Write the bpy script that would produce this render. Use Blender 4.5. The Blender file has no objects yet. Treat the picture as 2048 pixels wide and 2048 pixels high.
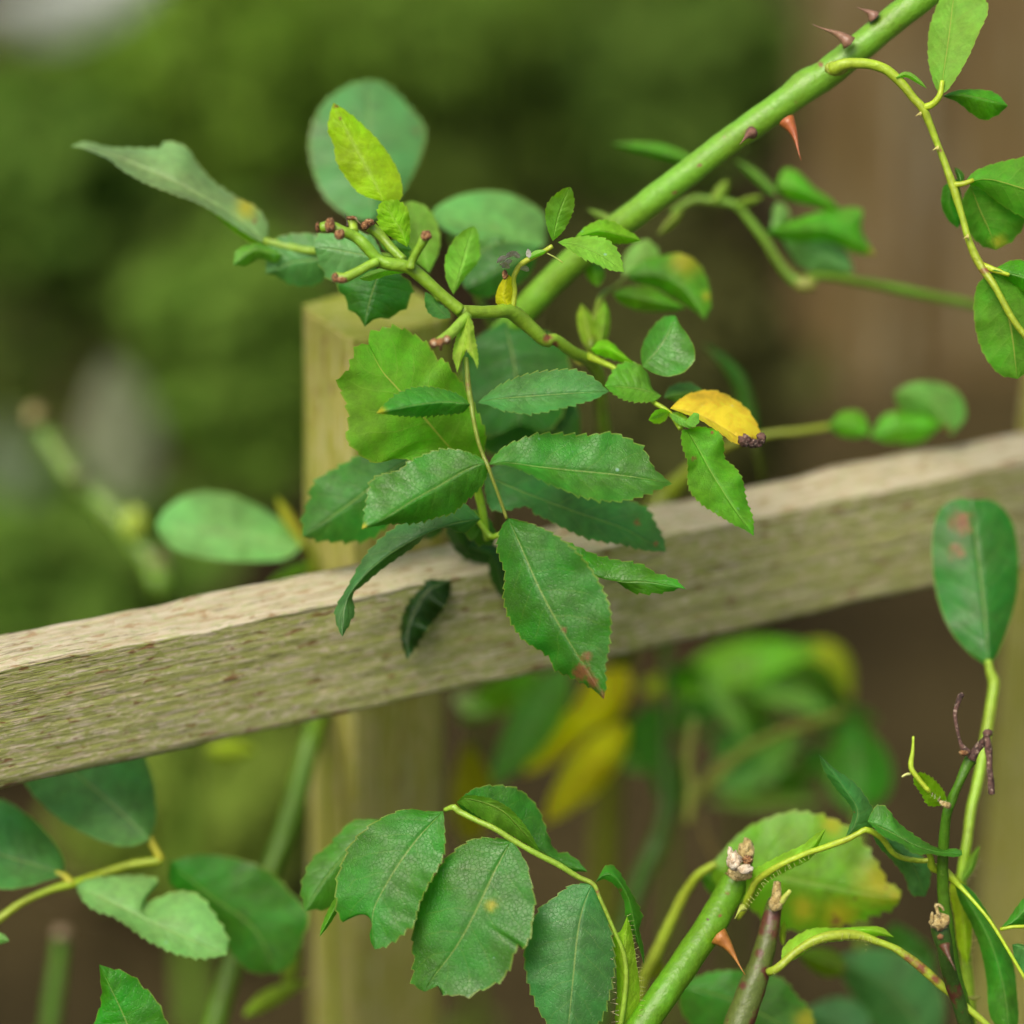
import bpy, math, random
import numpy as np
from mathutils import Vector, Matrix, noise

random.seed(7)
rng = np.random.default_rng(7)
SC = bpy.context.scene
COL = SC.collection
R = math.radians

# ------------------------------------------------------------------ camera
PITCH = R(28.0)
FOC = 0.78
LENS = 100.0
FPX = 2048 * LENS / 36.0
CAM = np.array((0.0, 0.0, 0.92))
FWD = np.array((0.0, math.cos(PITCH), -math.sin(PITCH)))
UP = np.array((0.0, math.sin(PITCH), math.cos(PITCH)))
RT = np.array((1.0, 0.0, 0.0))
cd = bpy.data.cameras.new('camera')
cam = bpy.data.objects.new('camera', cd)
COL.objects.link(cam)
SC.camera = cam
cam.location = CAM
cam.rotation_euler = (math.pi / 2 - PITCH, 0, 0)
cd.lens = LENS
cd.sensor_width = 36.0
cd.clip_start = 0.02
cd.clip_end = 300
cd.dof.use_dof = True
cd.dof.focus_distance = FOC + 0.004
cd.dof.aperture_fstop = LENS / 34.0
cd.dof.aperture_blades = 9

# ------------------------------------------------------------------ light
world = bpy.data.worlds.new('World')
SC.world = world
world.use_nodes = True
wn = world.node_tree.nodes
bg = wn['Background']
sky = wn.new('ShaderNodeTexSky')
sky.sky_type = 'NISHITA'
sky.sun_disc = False
SUN_EL, SUN_AZ = R(60), R(214)      # azimuth measured from +Y, clockwise
sky.sun_elevation = SUN_EL
sky.sun_rotation = SUN_AZ
sky.air_density = 0.55
sky.dust_density = 6.0
sky.ozone_density = 0.3
world.node_tree.links.new(sky.outputs[0], bg.inputs[0])
bg.inputs[1].default_value = 0.11
sd = bpy.data.lights.new('sun', 'SUN')
sun = bpy.data.objects.new('sun', sd)
COL.objects.link(sun)
sd.energy = 1.5
sd.angle = R(35)
sd.color = (1.0, 0.93, 0.78)
sv = Vector((math.sin(SUN_AZ) * math.cos(SUN_EL), math.cos(SUN_AZ) * math.cos(SUN_EL), math.sin(SUN_EL)))
sun.rotation_euler = sv.to_track_quat('Z', 'Y').to_euler()
sun.location = (0, 0, 5)
SC.view_settings.view_transform = 'Standard'
SC.view_settings.look = 'None'
SC.view_settings.exposure = 0.68
SC.view_settings.gamma = 1.0
SC.view_settings.use_curve_mapping = False
SC.render.engine = 'CYCLES'
SC.cycles.use_denoising = True
SC.cycles.max_bounces = 7
SC.cycles.transparent_max_bounces = 4
SC.cycles.caustics_reflective = False
SC.cycles.caustics_refractive = False


# ------------------------------------------------------------------ helpers
def P(x, y, d=0.0):
    """photo pixel (2048 frame) and distance in mm beyond the focus plane -> world point"""
    z = FOC + d / 1000.0
    return CAM + FWD * z + RT * ((x - 1024) / FPX * z) - UP * ((y - 1024) / FPX * z)


CROPS = {0: (0, 0, 1.0), 1: (100, 100, 3.22), 2: (600, 350, 3.864), 3: (1000, 350, 3.513), 4: (1450, 0, 3.22),
         5: (600, 640, 4.293), 6: (950, 700, 3.864), 7: (550, 950, 2.273), 8: (600, 1550, 2.76),
         9: (1250, 1550, 3.513), 10: (1600, 1350, 3.864), 11: (1600, 1650, 4.3125), 12: (0, 1480, 2.972),
         13: (0, 1150, 2.76), 14: (1300, 750, 2.583), 15: (900, 1250, 2.415), 16: (0, 750, 2.972)}


def Q(k, s):
    ox, oy, sc = CROPS[k]
    out = []
    for w in s.split():
        v = [float(a) for a in w.split(',')]
        out.append([ox + v[0] / sc, oy + v[1] / sc] + v[2:])
    return out


def spline(pts, n=None, ts=None):
    """Catmull-Rom through pts, sampled evenly by length (or at fractions ts)"""
    p = np.array(pts, float)
    if len(p) == 2:
        dense = np.array([p[0] + (p[1] - p[0]) * t for t in np.linspace(0, 1, 30)])
    else:
        q = np.vstack([2 * p[0] - p[1], p, 2 * p[-1] - p[-2]])
        dense = []
        for i in range(1, len(q) - 2):
            a, b, c, d = q[i - 1], q[i], q[i + 1], q[i + 2]
            for t in np.linspace(0, 1, 12, endpoint=False):
                dense.append(0.5 * (2 * b + (c - a) * t + (2 * a - 5 * b + 4 * c - d) * t * t + (3 * b - a - 3 * c + d) * t ** 3))
        dense.append(p[-1])
        dense = np.array(dense)
    seg = np.linalg.norm(np.diff(dense[:, :2], axis=0), axis=1) + 1e-9
    if dense.shape[1] >= 3 and np.ptp(dense[:, :2]) < 1e-6:
        seg = np.linalg.norm(np.diff(dense, axis=0), axis=1) + 1e-9
    s = np.concatenate([[0], np.cumsum(seg)])
    length = s[-1]
    s = s / s[-1]
    if ts is None:
        ts = np.linspace(0, 1, n)
    return np.stack([np.interp(ts, s, dense[:, j]) for j in range(dense.shape[1])], axis=1), length


THINGS = {}


def thing(name, label, cat, loc, group=None):
    o = bpy.data.objects.new(name, None)
    COL.objects.link(o)
    o.location = Vector(loc)
    o.empty_display_size = 0.02
    o['label'] = label
    o['category'] = cat
    if group:
        o['group'] = group
    THINGS[o.name] = np.array(loc, float)
    return o


def base_of(o):
    while o is not None and o.parent is not None:
        o = o.parent
    return np.array(o.location) if o is not None else np.zeros(3)


def mesh_obj(name, verts, faces, mats, parent=None, smooth=True, uv=None, attrs=None, color=None, kind=None, fmat=None):
    me = bpy.data.meshes.new(name)
    off = base_of(parent) if parent is not None else np.zeros(3)
    v = np.asarray(verts, float) - off
    me.from_pydata([tuple(a) for a in v], [], [tuple(int(i) for i in f) for f in faces])
    if not isinstance(mats, (list, tuple)):
        mats = [mats]
    for m in mats:
        me.materials.append(m)
    if fmat is not None:
        me.polygons.foreach_set('material_index', np.array(fmat, dtype=np.int32))
    me.polygons.foreach_set('use_smooth', [smooth] * len(me.polygons))
    if uv is not None:
        lay = me.uv_layers.new(name='UVMap')
        idx = np.zeros(len(me.loops), dtype=np.int32)
        me.loops.foreach_get('vertex_index', idx)
        lay.data.foreach_set('uv', np.asarray(uv, float)[idx].ravel())
    for k, a in (attrs or {}).items():
        at = me.attributes.new(k, 'FLOAT', 'POINT')
        at.data.foreach_set('value', np.asarray(a, float))
    me.update()
    o = bpy.data.objects.new(name, me)
    COL.objects.link(o)
    if parent is not None:
        o.parent = parent
    if color is not None:
        o.color = (*color[:3], 1)
    if kind:
        o['kind'] = kind
    return o


# ------------------------------------------------------------------ materials
def newmat(name):
    m = bpy.data.materials.new(name)
    m.use_nodes = True
    nt = m.node_tree
    nt.nodes.clear()
    return m, nt


class NT:
    def __init__(s, nt):
        s.nt = nt

    def n(s, t, **kw):
        a = s.nt.nodes.new(t)
        for k, v in kw.items():
            setattr(a, k, v)
        return a

    def put(s, sock, v):
        if isinstance(v, bpy.types.NodeSocket):
            s.nt.links.new(v, sock)
        elif v is not None:
            if isinstance(v, (tuple, list)) and len(v) == 3 and sock.type == 'RGBA':
                v = (*v, 1)
            sock.default_value = v

    def m(s, op, a, b=None, c=None, clamp=False):
        x = s.n('ShaderNodeMath', operation=op, use_clamp=clamp)
        s.put(x.inputs[0], a)
        s.put(x.inputs[1], b)
        s.put(x.inputs[2], c)
        return x.outputs[0]

    def mix(s, f, a, b, blend='MIX'):
        x = s.n('ShaderNodeMix', data_type='RGBA', blend_type=blend)
        s.put(x.inputs[0], f)
        s.put(x.inputs[6], a)
        s.put(x.inputs[7], b)
        return x.outputs[2]

    def noise(s, vec, scale, detail=4, rough=0.55, dist=0.0):
        x = s.n('ShaderNodeTexNoise')
        s.put(x.inputs['Vector'], vec)
        x.inputs['Scale'].default_value = scale
        x.inputs['Detail'].default_value = detail
        x.inputs['Roughness'].default_value = rough
        x.inputs['Distortion'].default_value = dist
        return x.outputs[0]

    def ramp(s, f, lo, hi, a=0.0, b=1.0):
        x = s.n('ShaderNodeMapRange', interpolation_type='SMOOTHSTEP')
        s.put(x.inputs[0], f)
        s.put(x.inputs[1], lo)
        s.put(x.inputs[2], hi)
        x.inputs[3].default_value = a
        x.inputs[4].default_value = b
        return x.outputs[0]

    def maps(s, vec, scale, loc=(0, 0, 0)):
        x = s.n('ShaderNodeMapping')
        s.put(x.inputs[0], vec)
        x.inputs['Scale'].default_value = scale
        x.inputs['Location'].default_value = loc
        return x.outputs[0]


def leaf_material(name, translucency=0.33, rough=0.45, nveins=8.0, spec=0.5):
    m, nt = newmat(name)
    g = NT(nt)
    uvn = g.n('ShaderNodeUVMap')
    sep = g.n('ShaderNodeSeparateXYZ')
    nt.links.new(uvn.outputs[0], sep.inputs[0])
    u, v = sep.outputs[0], sep.outputs[1]
    av = g.m('ABSOLUTE', v)
    tc = g.n('ShaderNodeTexCoord')
    info = g.n('ShaderNodeObjectInfo')
    geo = g.n('ShaderNodeNewGeometry')
    back = geo.outputs['Backfacing']
    obj = tc.outputs['Object']
    nwarp = g.noise(obj, 90, 2)
    side = g.m('MULTIPLY', g.m('SIGN', v), 0.25)
    # lateral veins
    ph = g.m('SUBTRACT', u, g.m('MULTIPLY', g.m('POWER', av, 1.25), 0.17))
    ph = g.m('ADD', g.m('MULTIPLY', ph, nveins), side)
    ph = g.m('ADD', ph, g.m('MULTIPLY', g.m('SUBTRACT', nwarp, 0.5), 0.8))
    fr = g.m('ABSOLUTE', g.m('SUBTRACT', g.m('FRACT', ph), 0.5))
    fade = g.ramp(av, 0.97, 0.6)
    lat = g.m('MULTIPLY', g.ramp(fr, 0.04, 0.0), fade)
    latw = g.m('MULTIPLY', g.ramp(fr, 0.32, 0.0), fade)
    mid = g.ramp(av, g.m('ADD', 0.014, g.m('MULTIPLY', g.m('SUBTRACT', 1.0, u), 0.024)), 0.008)
    midw = g.ramp(av, 0.12, 0.0)
    # fine net
    vor = g.n('ShaderNodeTexVoronoi', feature='DISTANCE_TO_EDGE')
    g.put(vor.inputs['Vector'], obj)
    vor.inputs['Scale'].default_value = 850
    net = g.ramp(vor.outputs[0], 0.10, 0.0)
    vor2 = g.n('ShaderNodeTexVoronoi', feature='DISTANCE_TO_EDGE')
    g.put(vor2.inputs['Vector'], obj)
    vor2.inputs['Scale'].default_value = 260
    net2 = g.ramp(vor2.outputs[0], 0.05, 0.0)
    n1 = g.noise(obj, 55, 3, 0.6)
    n2 = g.noise(obj, 300, 4, 0.6)
    base = info.outputs['Color']
    hs = g.n('ShaderNodeHueSaturation')
    g.put(hs.inputs['Color'], base)
    g.put(hs.inputs['Hue'], g.ramp(n1, 0.3, 0.7, 0.487, 0.512))
    g.put(hs.inputs['Value'], g.m('ADD', g.ramp(n1, 0.25, 0.75, 0.74, 1.24), g.ramp(n2, 0.3, 0.7, -0.14, 0.14)))
    col = hs.outputs[0]
    pale = g.mix(0.4, base, (0.36, 0.46, 0.10))
    vein_f = g.m('MULTIPLY', lat, g.m('ADD', 0.30, g.m('MULTIPLY', back, 0.25)))
    col = g.mix(vein_f, col, pale)
    col = g.mix(g.m('MULTIPLY', net2, g.m('ADD', 0.02, g.m('MULTIPLY', back, 0.15))), col, pale)
    col = g.mix(g.m('MULTIPLY', net, 0.07), col, g.mix(0.5, base, (0.02, 0.05, 0.01)))
    yl = g.n('ShaderNodeAttribute', attribute_name='yellow')
    ylf = g.m('MULTIPLY', g.m('MULTIPLY', yl.outputs['Fac'], 0.85), g.ramp(g.m('ADD', g.m('MULTIPLY', yl.outputs['Fac'], 0.6), g.noise(obj, 130, 4, 0.65)), 0.5, 1.1))
    col = g.mix(ylf, col, (0.50, 0.46, 0.02))
    edge = g.ramp(av, 0.955, 1.0)
    col = g.mix(g.m('MULTIPLY', edge, 0.45), col, (0.36, 0.4, 0.06))
    midc = g.mix(back, g.mix(0.6, base, (0.42, 0.52, 0.14)), (0.5, 0.5, 0.1))
    col = g.mix(g.m('MULTIPLY', mid, 0.65), col, midc)
    # pale underside
    under = g.mix(0.12, col, (0.34, 0.46, 0.12))
    col = g.mix(back, col, under)
    # brown spots
    sp = g.n('ShaderNodeAttribute', attribute_name='spot')
    sn = g.noise(obj, 420, 5, 0.7)
    spf = g.ramp(g.m('ADD', sp.outputs['Fac'], g.m('MULTIPLY', g.m('SUBTRACT', sn, 0.5), 1.5)), 0.45, 1.0)
    spf = g.m('MULTIPLY', spf, g.ramp(sp.outputs['Fac'], 0.02, 0.15))
    brown = g.mix(g.noise(obj, 700, 3), (0.07, 0.03, 0.015), (0.40, 0.19, 0.07))
    col = g.mix(spf, col, brown)
    # scattered pale scuffs and tiny dark flecks
    v3 = g.n('ShaderNodeTexVoronoi')
    g.put(v3.inputs['Vector'], g.maps(obj, (1, 1.3, 0.8)))
    v3.inputs['Scale'].default_value = 330
    sepc = g.n('ShaderNodeSeparateColor')
    nt.links.new(v3.outputs['Color'], sepc.inputs[0])
    fleck = g.m('MULTIPLY', g.ramp(v3.outputs['Distance'], 0.22, 0.08), g.ramp(sepc.outputs[0], 0.93, 0.95))
    fleck = g.m('MULTIPLY', fleck, g.ramp(g.noise(obj, 40, 2), 0.5, 0.62))
    col = g.mix(g.m('MULTIPLY', fleck, 0.55), col, (0.35, 0.6, 0.55))
    # bump: pillows between veins, reversed below
    h = g.m('ADD', g.m('MULTIPLY', latw, -0.16), g.m('MULTIPLY', net2, -0.04))
    h = g.m('ADD', h, g.m('MULTIPLY', midw, -0.45))
    h = g.m('ADD', h, g.m('MULTIPLY', net, -0.10))
    h = g.m('ADD', h, g.m('MULTIPLY', g.noise(obj, 500, 3), 0.10))
    h = g.m('ADD', h, g.m('MULTIPLY', g.noise(obj, 120, 2), 0.22))
    bump = g.n('ShaderNodeBump')
    bump.inputs['Strength'].default_value = 0.75
    bump.inputs['Distance'].default_value = 0.0007
    g.put(bump.inputs['Height'], h)
    pr = g.n('ShaderNodeBsdfPrincipled')
    g.put(pr.inputs['Base Color'], col)
    g.put(pr.inputs['Roughness'], g.m('ADD', g.ramp(g.noise(obj, 70, 3), 0.3, 0.7, rough - 0.06, rough + 0.1), g.m('MULTIPLY', back, 0.15)))
    pr.inputs['Specular IOR Level'].default_value = spec
    g.put(pr.inputs['Normal'], bump.outputs[0])
    tr = g.n('ShaderNodeBsdfTranslucent')
    tcol = g.n('ShaderNodeHueSaturation')
    g.put(tcol.inputs['Color'], g.mix(1.0, col, (1.7, 1.75, 0.7), 'MULTIPLY'))
    tcol.inputs['Saturation'].default_value = 1.1
    g.put(tr.inputs[0], tcol.outputs[0])
    g.put(tr.inputs['Normal'], bump.outputs[0])
    mx = g.n('ShaderNodeMixShader')
    mx.inputs[0].default_value = translucency
    nt.links.new(pr.outputs[0], mx.inputs[1])
    nt.links.new(tr.outputs[0], mx.inputs[2])
    out = g.n('ShaderNodeOutputMaterial')
    nt.links.new(mx.outputs[0], out.inputs[0])
    return m


def stem_material(name, rough=0.42, blotch=(0.20, 0.07, 0.03), amount=0.0, lich=0.0):
    m, nt = newmat(name)
    g = NT(nt)
    tc = g.n('ShaderNodeTexCoord')
    obj = tc.outputs['Object']
    info = g.n('ShaderNodeObjectInfo')
    base = info.outputs['Color']
    n1 = g.noise(obj, 60, 3)
    n2 = g.noise(obj, 500, 4, 0.65)
    hs = g.n('ShaderNodeHueSaturation')
    g.put(hs.inputs['Color'], base)
    g.put(hs.inputs['Hue'], g.ramp(n1, 0.3, 0.7, 0.488, 0.508))
    g.put(hs.inputs['Value'], g.m('ADD', g.ramp(n1, 0.3, 0.7, 0.85, 1.15), g.ramp(n2, 0.3, 0.7, -0.12, 0.12)))
    col = hs.outputs[0]
    at = g.n('ShaderNodeAttribute', attribute_name='spot')
    spf = g.ramp(g.m('ADD', at.outputs['Fac'], g.m('MULTIPLY', g.m('SUBTRACT', g.noise(obj, 260, 5, 0.7), 0.5), 1.5)), 0.35, 0.95)
    col = g.mix(spf, col, blotch)
    if amount:
        col = g.mix(g.ramp(g.noise(obj, 95, 4, 0.65), 0.66 - amount, 0.76 - amount), col, blotch)
    v3 = g.n('ShaderNodeTexVoronoi')
    g.put(v3.inputs['Vector'], obj)
    v3.inputs['Scale'].default_value = 700
    col = g.mix(g.m('MULTIPLY', g.ramp(v3.outputs['Distance'], 0.25, 0.1), 0.08), col, (0.5, 0.6, 0.1))
    sk = g.noise(obj, 240, 3, 0.6)
    col = g.mix(g.ramp(sk, 0.73, 0.76), col, (0.07, 0.045, 0.02))
    bump = g.n('ShaderNodeBump')
    bump.inputs['Strength'].default_value = 0.5
    bump.inputs['Distance'].default_value = 0.0005
    g.put(bump.inputs['Height'], g.m('ADD', g.noise(obj, 700, 3), g.m('MULTIPLY', g.noise(obj, 120, 3), 1.2)))
    pr = g.n('ShaderNodeBsdfPrincipled')
    g.put(pr.inputs['Base Color'], col)
    pr.inputs['Roughness'].default_value = rough
    pr.inputs['Subsurface Weight'].default_value = 0.12
    pr.inputs['Subsurface Radius'].default_value = (0.002, 0.003, 0.001)
    g.put(pr.inputs['Normal'], bump.outputs[0])
    out = g.n('ShaderNodeOutputMaterial')
    nt.links.new(pr.outputs[0], out.inputs[0])
    return m


def rough_material(name, c1, c2, c3=None, scale=300, rough=0.85, bumpd=0.001):
    m, nt = newmat(name)
    g = NT(nt)
    tc = g.n('ShaderNodeTexCoord')
    obj = tc.outputs['Object']
    n1 = g.noise(obj, scale, 5, 0.7)
    col = g.mix(g.ramp(n1, 0.35, 0.65), c1, c2)
    if c3:
        col = g.mix(g.ramp(g.noise(obj, scale * 2.3, 3), 0.56, 0.68), col, c3)
    bump = g.n('ShaderNodeBump')
    bump.inputs['Strength'].default_value = 0.9
    bump.inputs['Distance'].default_value = bumpd
    g.put(bump.inputs['Height'], g.noise(obj, scale * 2, 4, 0.7))
    pr = g.n('ShaderNodeBsdfPrincipled')
    g.put(pr.inputs['Base Color'], col)
    pr.inputs['Roughness'].default_value = rough
    g.put(pr.inputs['Normal'], bump.outputs[0])
    out = g.n('ShaderNodeOutputMaterial')
    nt.links.new(pr.outputs[0], out.inputs[0])
    return m


def wood_material(name, c_base, c_grey, c_algae, c_brown, algae=0.5, fibre=1.0, axis=0, spec=0.2, fsc=1.0, bl=0.60):
    """weathered softwood, grain along the local axis given"""
    m, nt = newmat(name)
    g = NT(nt)
    tc = g.n('ShaderNodeTexCoord')
    obj = tc.outputs['Object']

    def st(along, across):
        s = [across] * 3
        s[axis] = along
        return tuple(s)
    fib = g.noise(g.maps(obj, st(30 * fsc, 800 * fsc)), 1.0, 6, 0.65, 0.5)
    fib2 = g.noise(g.maps(obj, st(85 * fsc, 1500 * fsc), (3, 1, 2)), 1.0, 5, 0.7, 0.6)
    patch = g.noise(g.maps(obj, st(190 * fsc, 720 * fsc), (7, 0, 0)), 1.0, 6, 0.65, 1.0)
    blot = g.noise(g.maps(obj, st(130 * fsc, 480 * fsc), (1, 5, 9)), 1.0, 4, 0.6, 0.5)
    col = g.mix(g.ramp(fib, 0.34, 0.66), c_base, c_grey)
    col = g.mix(g.m('MULTIPLY', g.ramp(patch, 0.62 - algae * 0.3, 0.72 - algae * 0.25), 0.8), col, c_algae)
    col = g.mix(g.m('MULTIPLY', g.ramp(blot, bl, bl + 0.08), 0.85), col, c_brown)
    col = g.mix(g.m('MULTIPLY', g.ramp(fib2, 0.46, 0.34), min(0.9, 0.7 * fibre)), col, (0.075, 0.06, 0.03))
    col = g.mix(g.m('MULTIPLY', g.ramp(fib2, 0.55, 0.66), 0.55), col, (0.66, 0.61, 0.44))
    fine = g.noise(obj, 900, 3, 0.7)
    col = g.mix(g.ramp(fine, 0.6, 0.75, 0, 0.35), col, (0.10, 0.13, 0.03))
    h = g.m('ADD', g.m('MULTIPLY', fib, 1.0), g.m('MULTIPLY', fib2, 0.7))
    h = g.m('ADD', h, g.m('MULTIPLY', blot, 0.5))
    h = g.m('ADD', h, g.m('MULTIPLY', fine, 0.25))
    bump = g.n('ShaderNodeBump')
    bump.inputs['Strength'].default_value = 0.9
    bump.inputs['Distance'].default_value = 0.0010 * fibre
    g.put(bump.inputs['Height'], h)
    pr = g.n('ShaderNodeBsdfPrincipled')
    g.put(pr.inputs['Base Color'], col)
    pr.inputs['Roughness'].default_value = 0.8
    pr.inputs['Specular IOR Level'].default_value = spec
    g.put(pr.inputs['Normal'], bump.outputs[0])
    out = g.n('ShaderNodeOutputMaterial')
    nt.links.new(pr.outputs[0], out.inputs[0])
    return m


M_LEAF = leaf_material('rose_leaf', 0.36, 0.40)
M_THIN = leaf_material('young_leaf', 0.45, 0.5, spec=0.3)
M_FAR = leaf_material('shrub_leaf', 0.35, 0.7, spec=0.08)
M_STEM = stem_material('green_stem')
M_CANE = stem_material('cane_skin', 0.4, blotch=(0.22, 0.10, 0.05), amount=0.015)
M_STEMR = stem_material('reddened_stem', amount=0.08)
M_DARKSTEM = stem_material('old_stem', blotch=(0.10, 0.035, 0.02), amount=0.19)
M_DRY = rough_material('dry_stalk', (0.025, 0.012, 0.008), (0.15, 0.075, 0.055), (0.4, 0.3, 0.22), 420, 0.7)
M_CUT = rough_material('scabbed_cut', (0.09, 0.035, 0.012), (0.42, 0.20, 0.07), (0.65, 0.48, 0.22), 800, 0.8)
M_PITH = rough_material('pale_pith', (0.55, 0.42, 0.25), (0.85, 0.78, 0.6), (0.35, 0.22, 0.12), 500, 0.8)
M_TAN = rough_material('tan_cut_wood', (0.42, 0.30, 0.09), (0.75, 0.62, 0.28), (0.10, 0.06, 0.015), 600, 0.8, 0.0015)
M_THORN = stem_material('thorn', 0.35, blotch=(0.25, 0.10, 0.07))
M_WHITE = rough_material('withered_fluff', (0.7, 0.68, 0.6), (0.85, 0.85, 0.8), (0.4, 0.35, 0.25), 700)
M_RAIL = wood_material('weathered_rail', (0.50, 0.44, 0.22), (0.68, 0.62, 0.44), (0.33, 0.39, 0.07), (0.22, 0.10, 0.04), 0.72, 1.15, 0, bl=0.58)
M_RAILTOP = wood_material('weathered_rail_top', (0.45, 0.38, 0.23), (0.60, 0.55, 0.40), (0.40, 0.43, 0.20), (0.34, 0.23, 0.11), 0.45, 1.0, 0, bl=0.55)
M_POST = wood_material('post_wood', (0.40, 0.37, 0.085), (0.44, 0.42, 0.14), (0.30, 0.33, 0.04), (0.26, 0.20, 0.06), 0.55, 0.6, 2, spec=0.08, fsc=0.5)
M_POSTTOP = wood_material('post_end_grain', (0.34, 0.33, 0.06), (0.38, 0.38, 0.12), (0.24, 0.29, 0.03), (0.22, 0.18, 0.04), 0.8, 0.8, 0, spec=0.08, fsc=0.6)
M_BOARD = wood_material('stained_board', (0.165, 0.110, 0.042), (0.20, 0.15, 0.065), (0.12, 0.11, 0.03), (0.09, 0.045, 0.02), 0.4, 0.8, 2, spec=0.05, fsc=0.1)

# ------------------------------------------------------------------ builders
COUNTS = {}


def leaf(parent, k, mid, L, Rr, d=0, f=(2, 2), col=(0.05, 0.19, 0.04), face='top', teeth=5.0, tooth=17, mat=None,
         spots=(), yellow=(), curl=0.0, wave=0.6, name='leaf', arch=0.0, label=None, raw=False):
    """a leaf blade: midrib, left and right outline in pixels of crop k, depths in mm, fold of each half in mm"""
    mid = Q(k, mid)
    if not raw:
        col = (col[0] * 0.92, col[1] * 1.2, col[2] * 0.5) if col[0] > 0.2 else (col[0] * 1.05, col[1] * 1.3, col[2] * 0.34) if col[2] < 0.062 else (col[0] * 1.25, col[1] * 1.40, col[2] * 0.66)  # last case lifts bluish leaves: sky sheen put into their colour
    if not isinstance(d, (tuple, list)):
        d = (d, d)
    dl = list(d)
    _, length = spline([p[:2] for p in mid], 20)
    nt_ = max(4, int(length / tooth))
    ts = [0.0]
    fr = [0.0]
    for i in range(nt_):
        jit = random.uniform(-0.12, 0.12) / nt_
        for q in (0.12, 0.5, 0.93):
            t = (i + q) / nt_ + (jit if q == 0.93 else 0)
            if 0 < t < 0.995:
                ts.append(t)
                fr.append(q)
    ts.append(1.0)
    fr.append(0.0)
    ts = np.array(ts)
    fr = np.array(fr)
    n = len(ts)
    M, _ = spline([p[:2] for p in mid], ts=ts)
    D = np.interp(ts, np.linspace(0, 1, len(dl)), dl)
    if len(dl) > 2:
        sm, _ = spline([[i / (len(dl) - 1) * 1000, 0, a] for i, a in enumerate(dl)], ts=ts)
        D = sm[:, 2]
    D = D + arch * np.sin(np.pi * ts)
    T = np.gradient(M, axis=0)
    T /= (np.linalg.norm(T, axis=1)[:, None] + 1e-9)
    Nn = np.stack([T[:, 1], -T[:, 0]], axis=1)      # left-hand side when walking base -> tip (image y down)
    env = np.sin(np.pi * np.clip(ts, 0, 1)) ** 0.6
    halves = []
    for si, S in enumerate((L, Rr)):
        sgn = 1 if si == 0 else -1
        if isinstance(S, str):
            pts = [mid[0][:2]] + [p[:2] for p in Q(k, S)] + [mid[-1][:2]]
            E, _ = spline(pts, ts=ts)
        else:
            w = S / CROPS[k][2]
            prof = np.sin(np.pi * ts ** 0.85) ** 0.75 * (1 - 0.12 * ts)
            E = M + Nn * (sgn * w * prof)[:, None]
        wid = np.linalg.norm(E - M, axis=1)
        out = (E - M) / (wid[:, None] + 1e-6)
        ph1 = random.uniform(0, 6)
        # teeth lean towards the tip
        amp = 1.0 * teeth * np.clip(wid / 22.0, 0, 1) * rng.uniform(0.55, 1.25, n)
        saw = np.where(fr > 0.9, 1.0, np.where(fr > 0.4, 0.35, -0.2))
        saw[0] = saw[-1] = 0
        E0 = E
        E = E + out * (amp * saw)[:, None] + T * (amp * 0.45 * np.where(fr > 0.9, 1, 0))[:, None]
        q = np.clip(np.linalg.norm(E - M, axis=1) / (wid + 1e-3), 0.7, 1.5)
        halves.append((E0, E, q, f[si], ph1))
    vs = [0.035, 0.2, 0.42, 0.64, 0.86, 1.0]
    cols = [(-a, 0) for a in reversed(vs)]
    verts, uvs = [], []
    order = [(0, a) for a in reversed(vs)] + [(2, 0.0)] + [(1, a) for a in vs]
    for i in range(n):
        for side, a in order:
            if side == 2:
                p = M[i]
                dd = D[i]
                v = 0.0
            else:
                E0, E, q, fo, ph1 = halves[side]
                e = E[i] if a > 0.99 else E0[i]
                p = M[i] + (e - M[i]) * a
                qa = a * q[i] if a > 0.99 else a
                dd = D[i] + fo * qa ** 1.4 * env[i] + curl * a * a * env[i]
                dd += wave * a ** 2 * math.sin(ts[i] * 19 + ph1) * env[i] + 0.4 * wave * a * math.sin(ts[i] * 41 + ph1 * 2) * env[i]
                v = a if side == 0 else -a
            verts.append(P(p[0], p[1], dd))
            uvs.append((ts[i], v))
    nc = len(order)
    faces = []
    for i in range(n - 1):
        for j in range(nc - 1):
            a = i * nc + j
            faces.append((a, a + 1, a + nc + 1, a + nc))
    verts = np.array(verts)
    # orientation
    acc = np.zeros(3)
    for q in faces[::7]:
        acc += np.cross(verts[q[1]] - verts[q[0]], verts[q[3]] - verts[q[0]])
    facing = np.dot(acc, -(FWD)) > 0
    if facing != (face == 'top'):
        faces = [q[::-1] for q in faces]
    # blemish fields, positions given in the same crop
    ox, oy, sc = CROPS[k]

    def field(lst):
        a = np.zeros(len(verts))
        rel = verts - CAM
        z = rel @ FWD
        px = rel @ RT / z * FPX + 1024
        py = -(rel @ UP) / z * FPX + 1024
        for x, y, r in lst:
            X, Y, rr = ox + x / sc, oy + y / sc, r / sc
            a = np.maximum(a, np.clip(1.15 - np.hypot(px - X, py - Y) / rr, 0, 1))
        return a
    attrs = {}
    if len(spots):
        attrs['spot'] = field(spots)
    if isinstance(yellow, float):
        attrs['yellow'] = np.array([yellow * (0.35 + 0.65 * abs(b[1])) for b in uvs])
    elif len(yellow):
        attrs['yellow'] = field(yellow)
    o = mesh_obj(name, verts, faces, mat or M_LEAF, parent, True, uvs, attrs, col)
    if label:
        o['label'] = label
    return o


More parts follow.
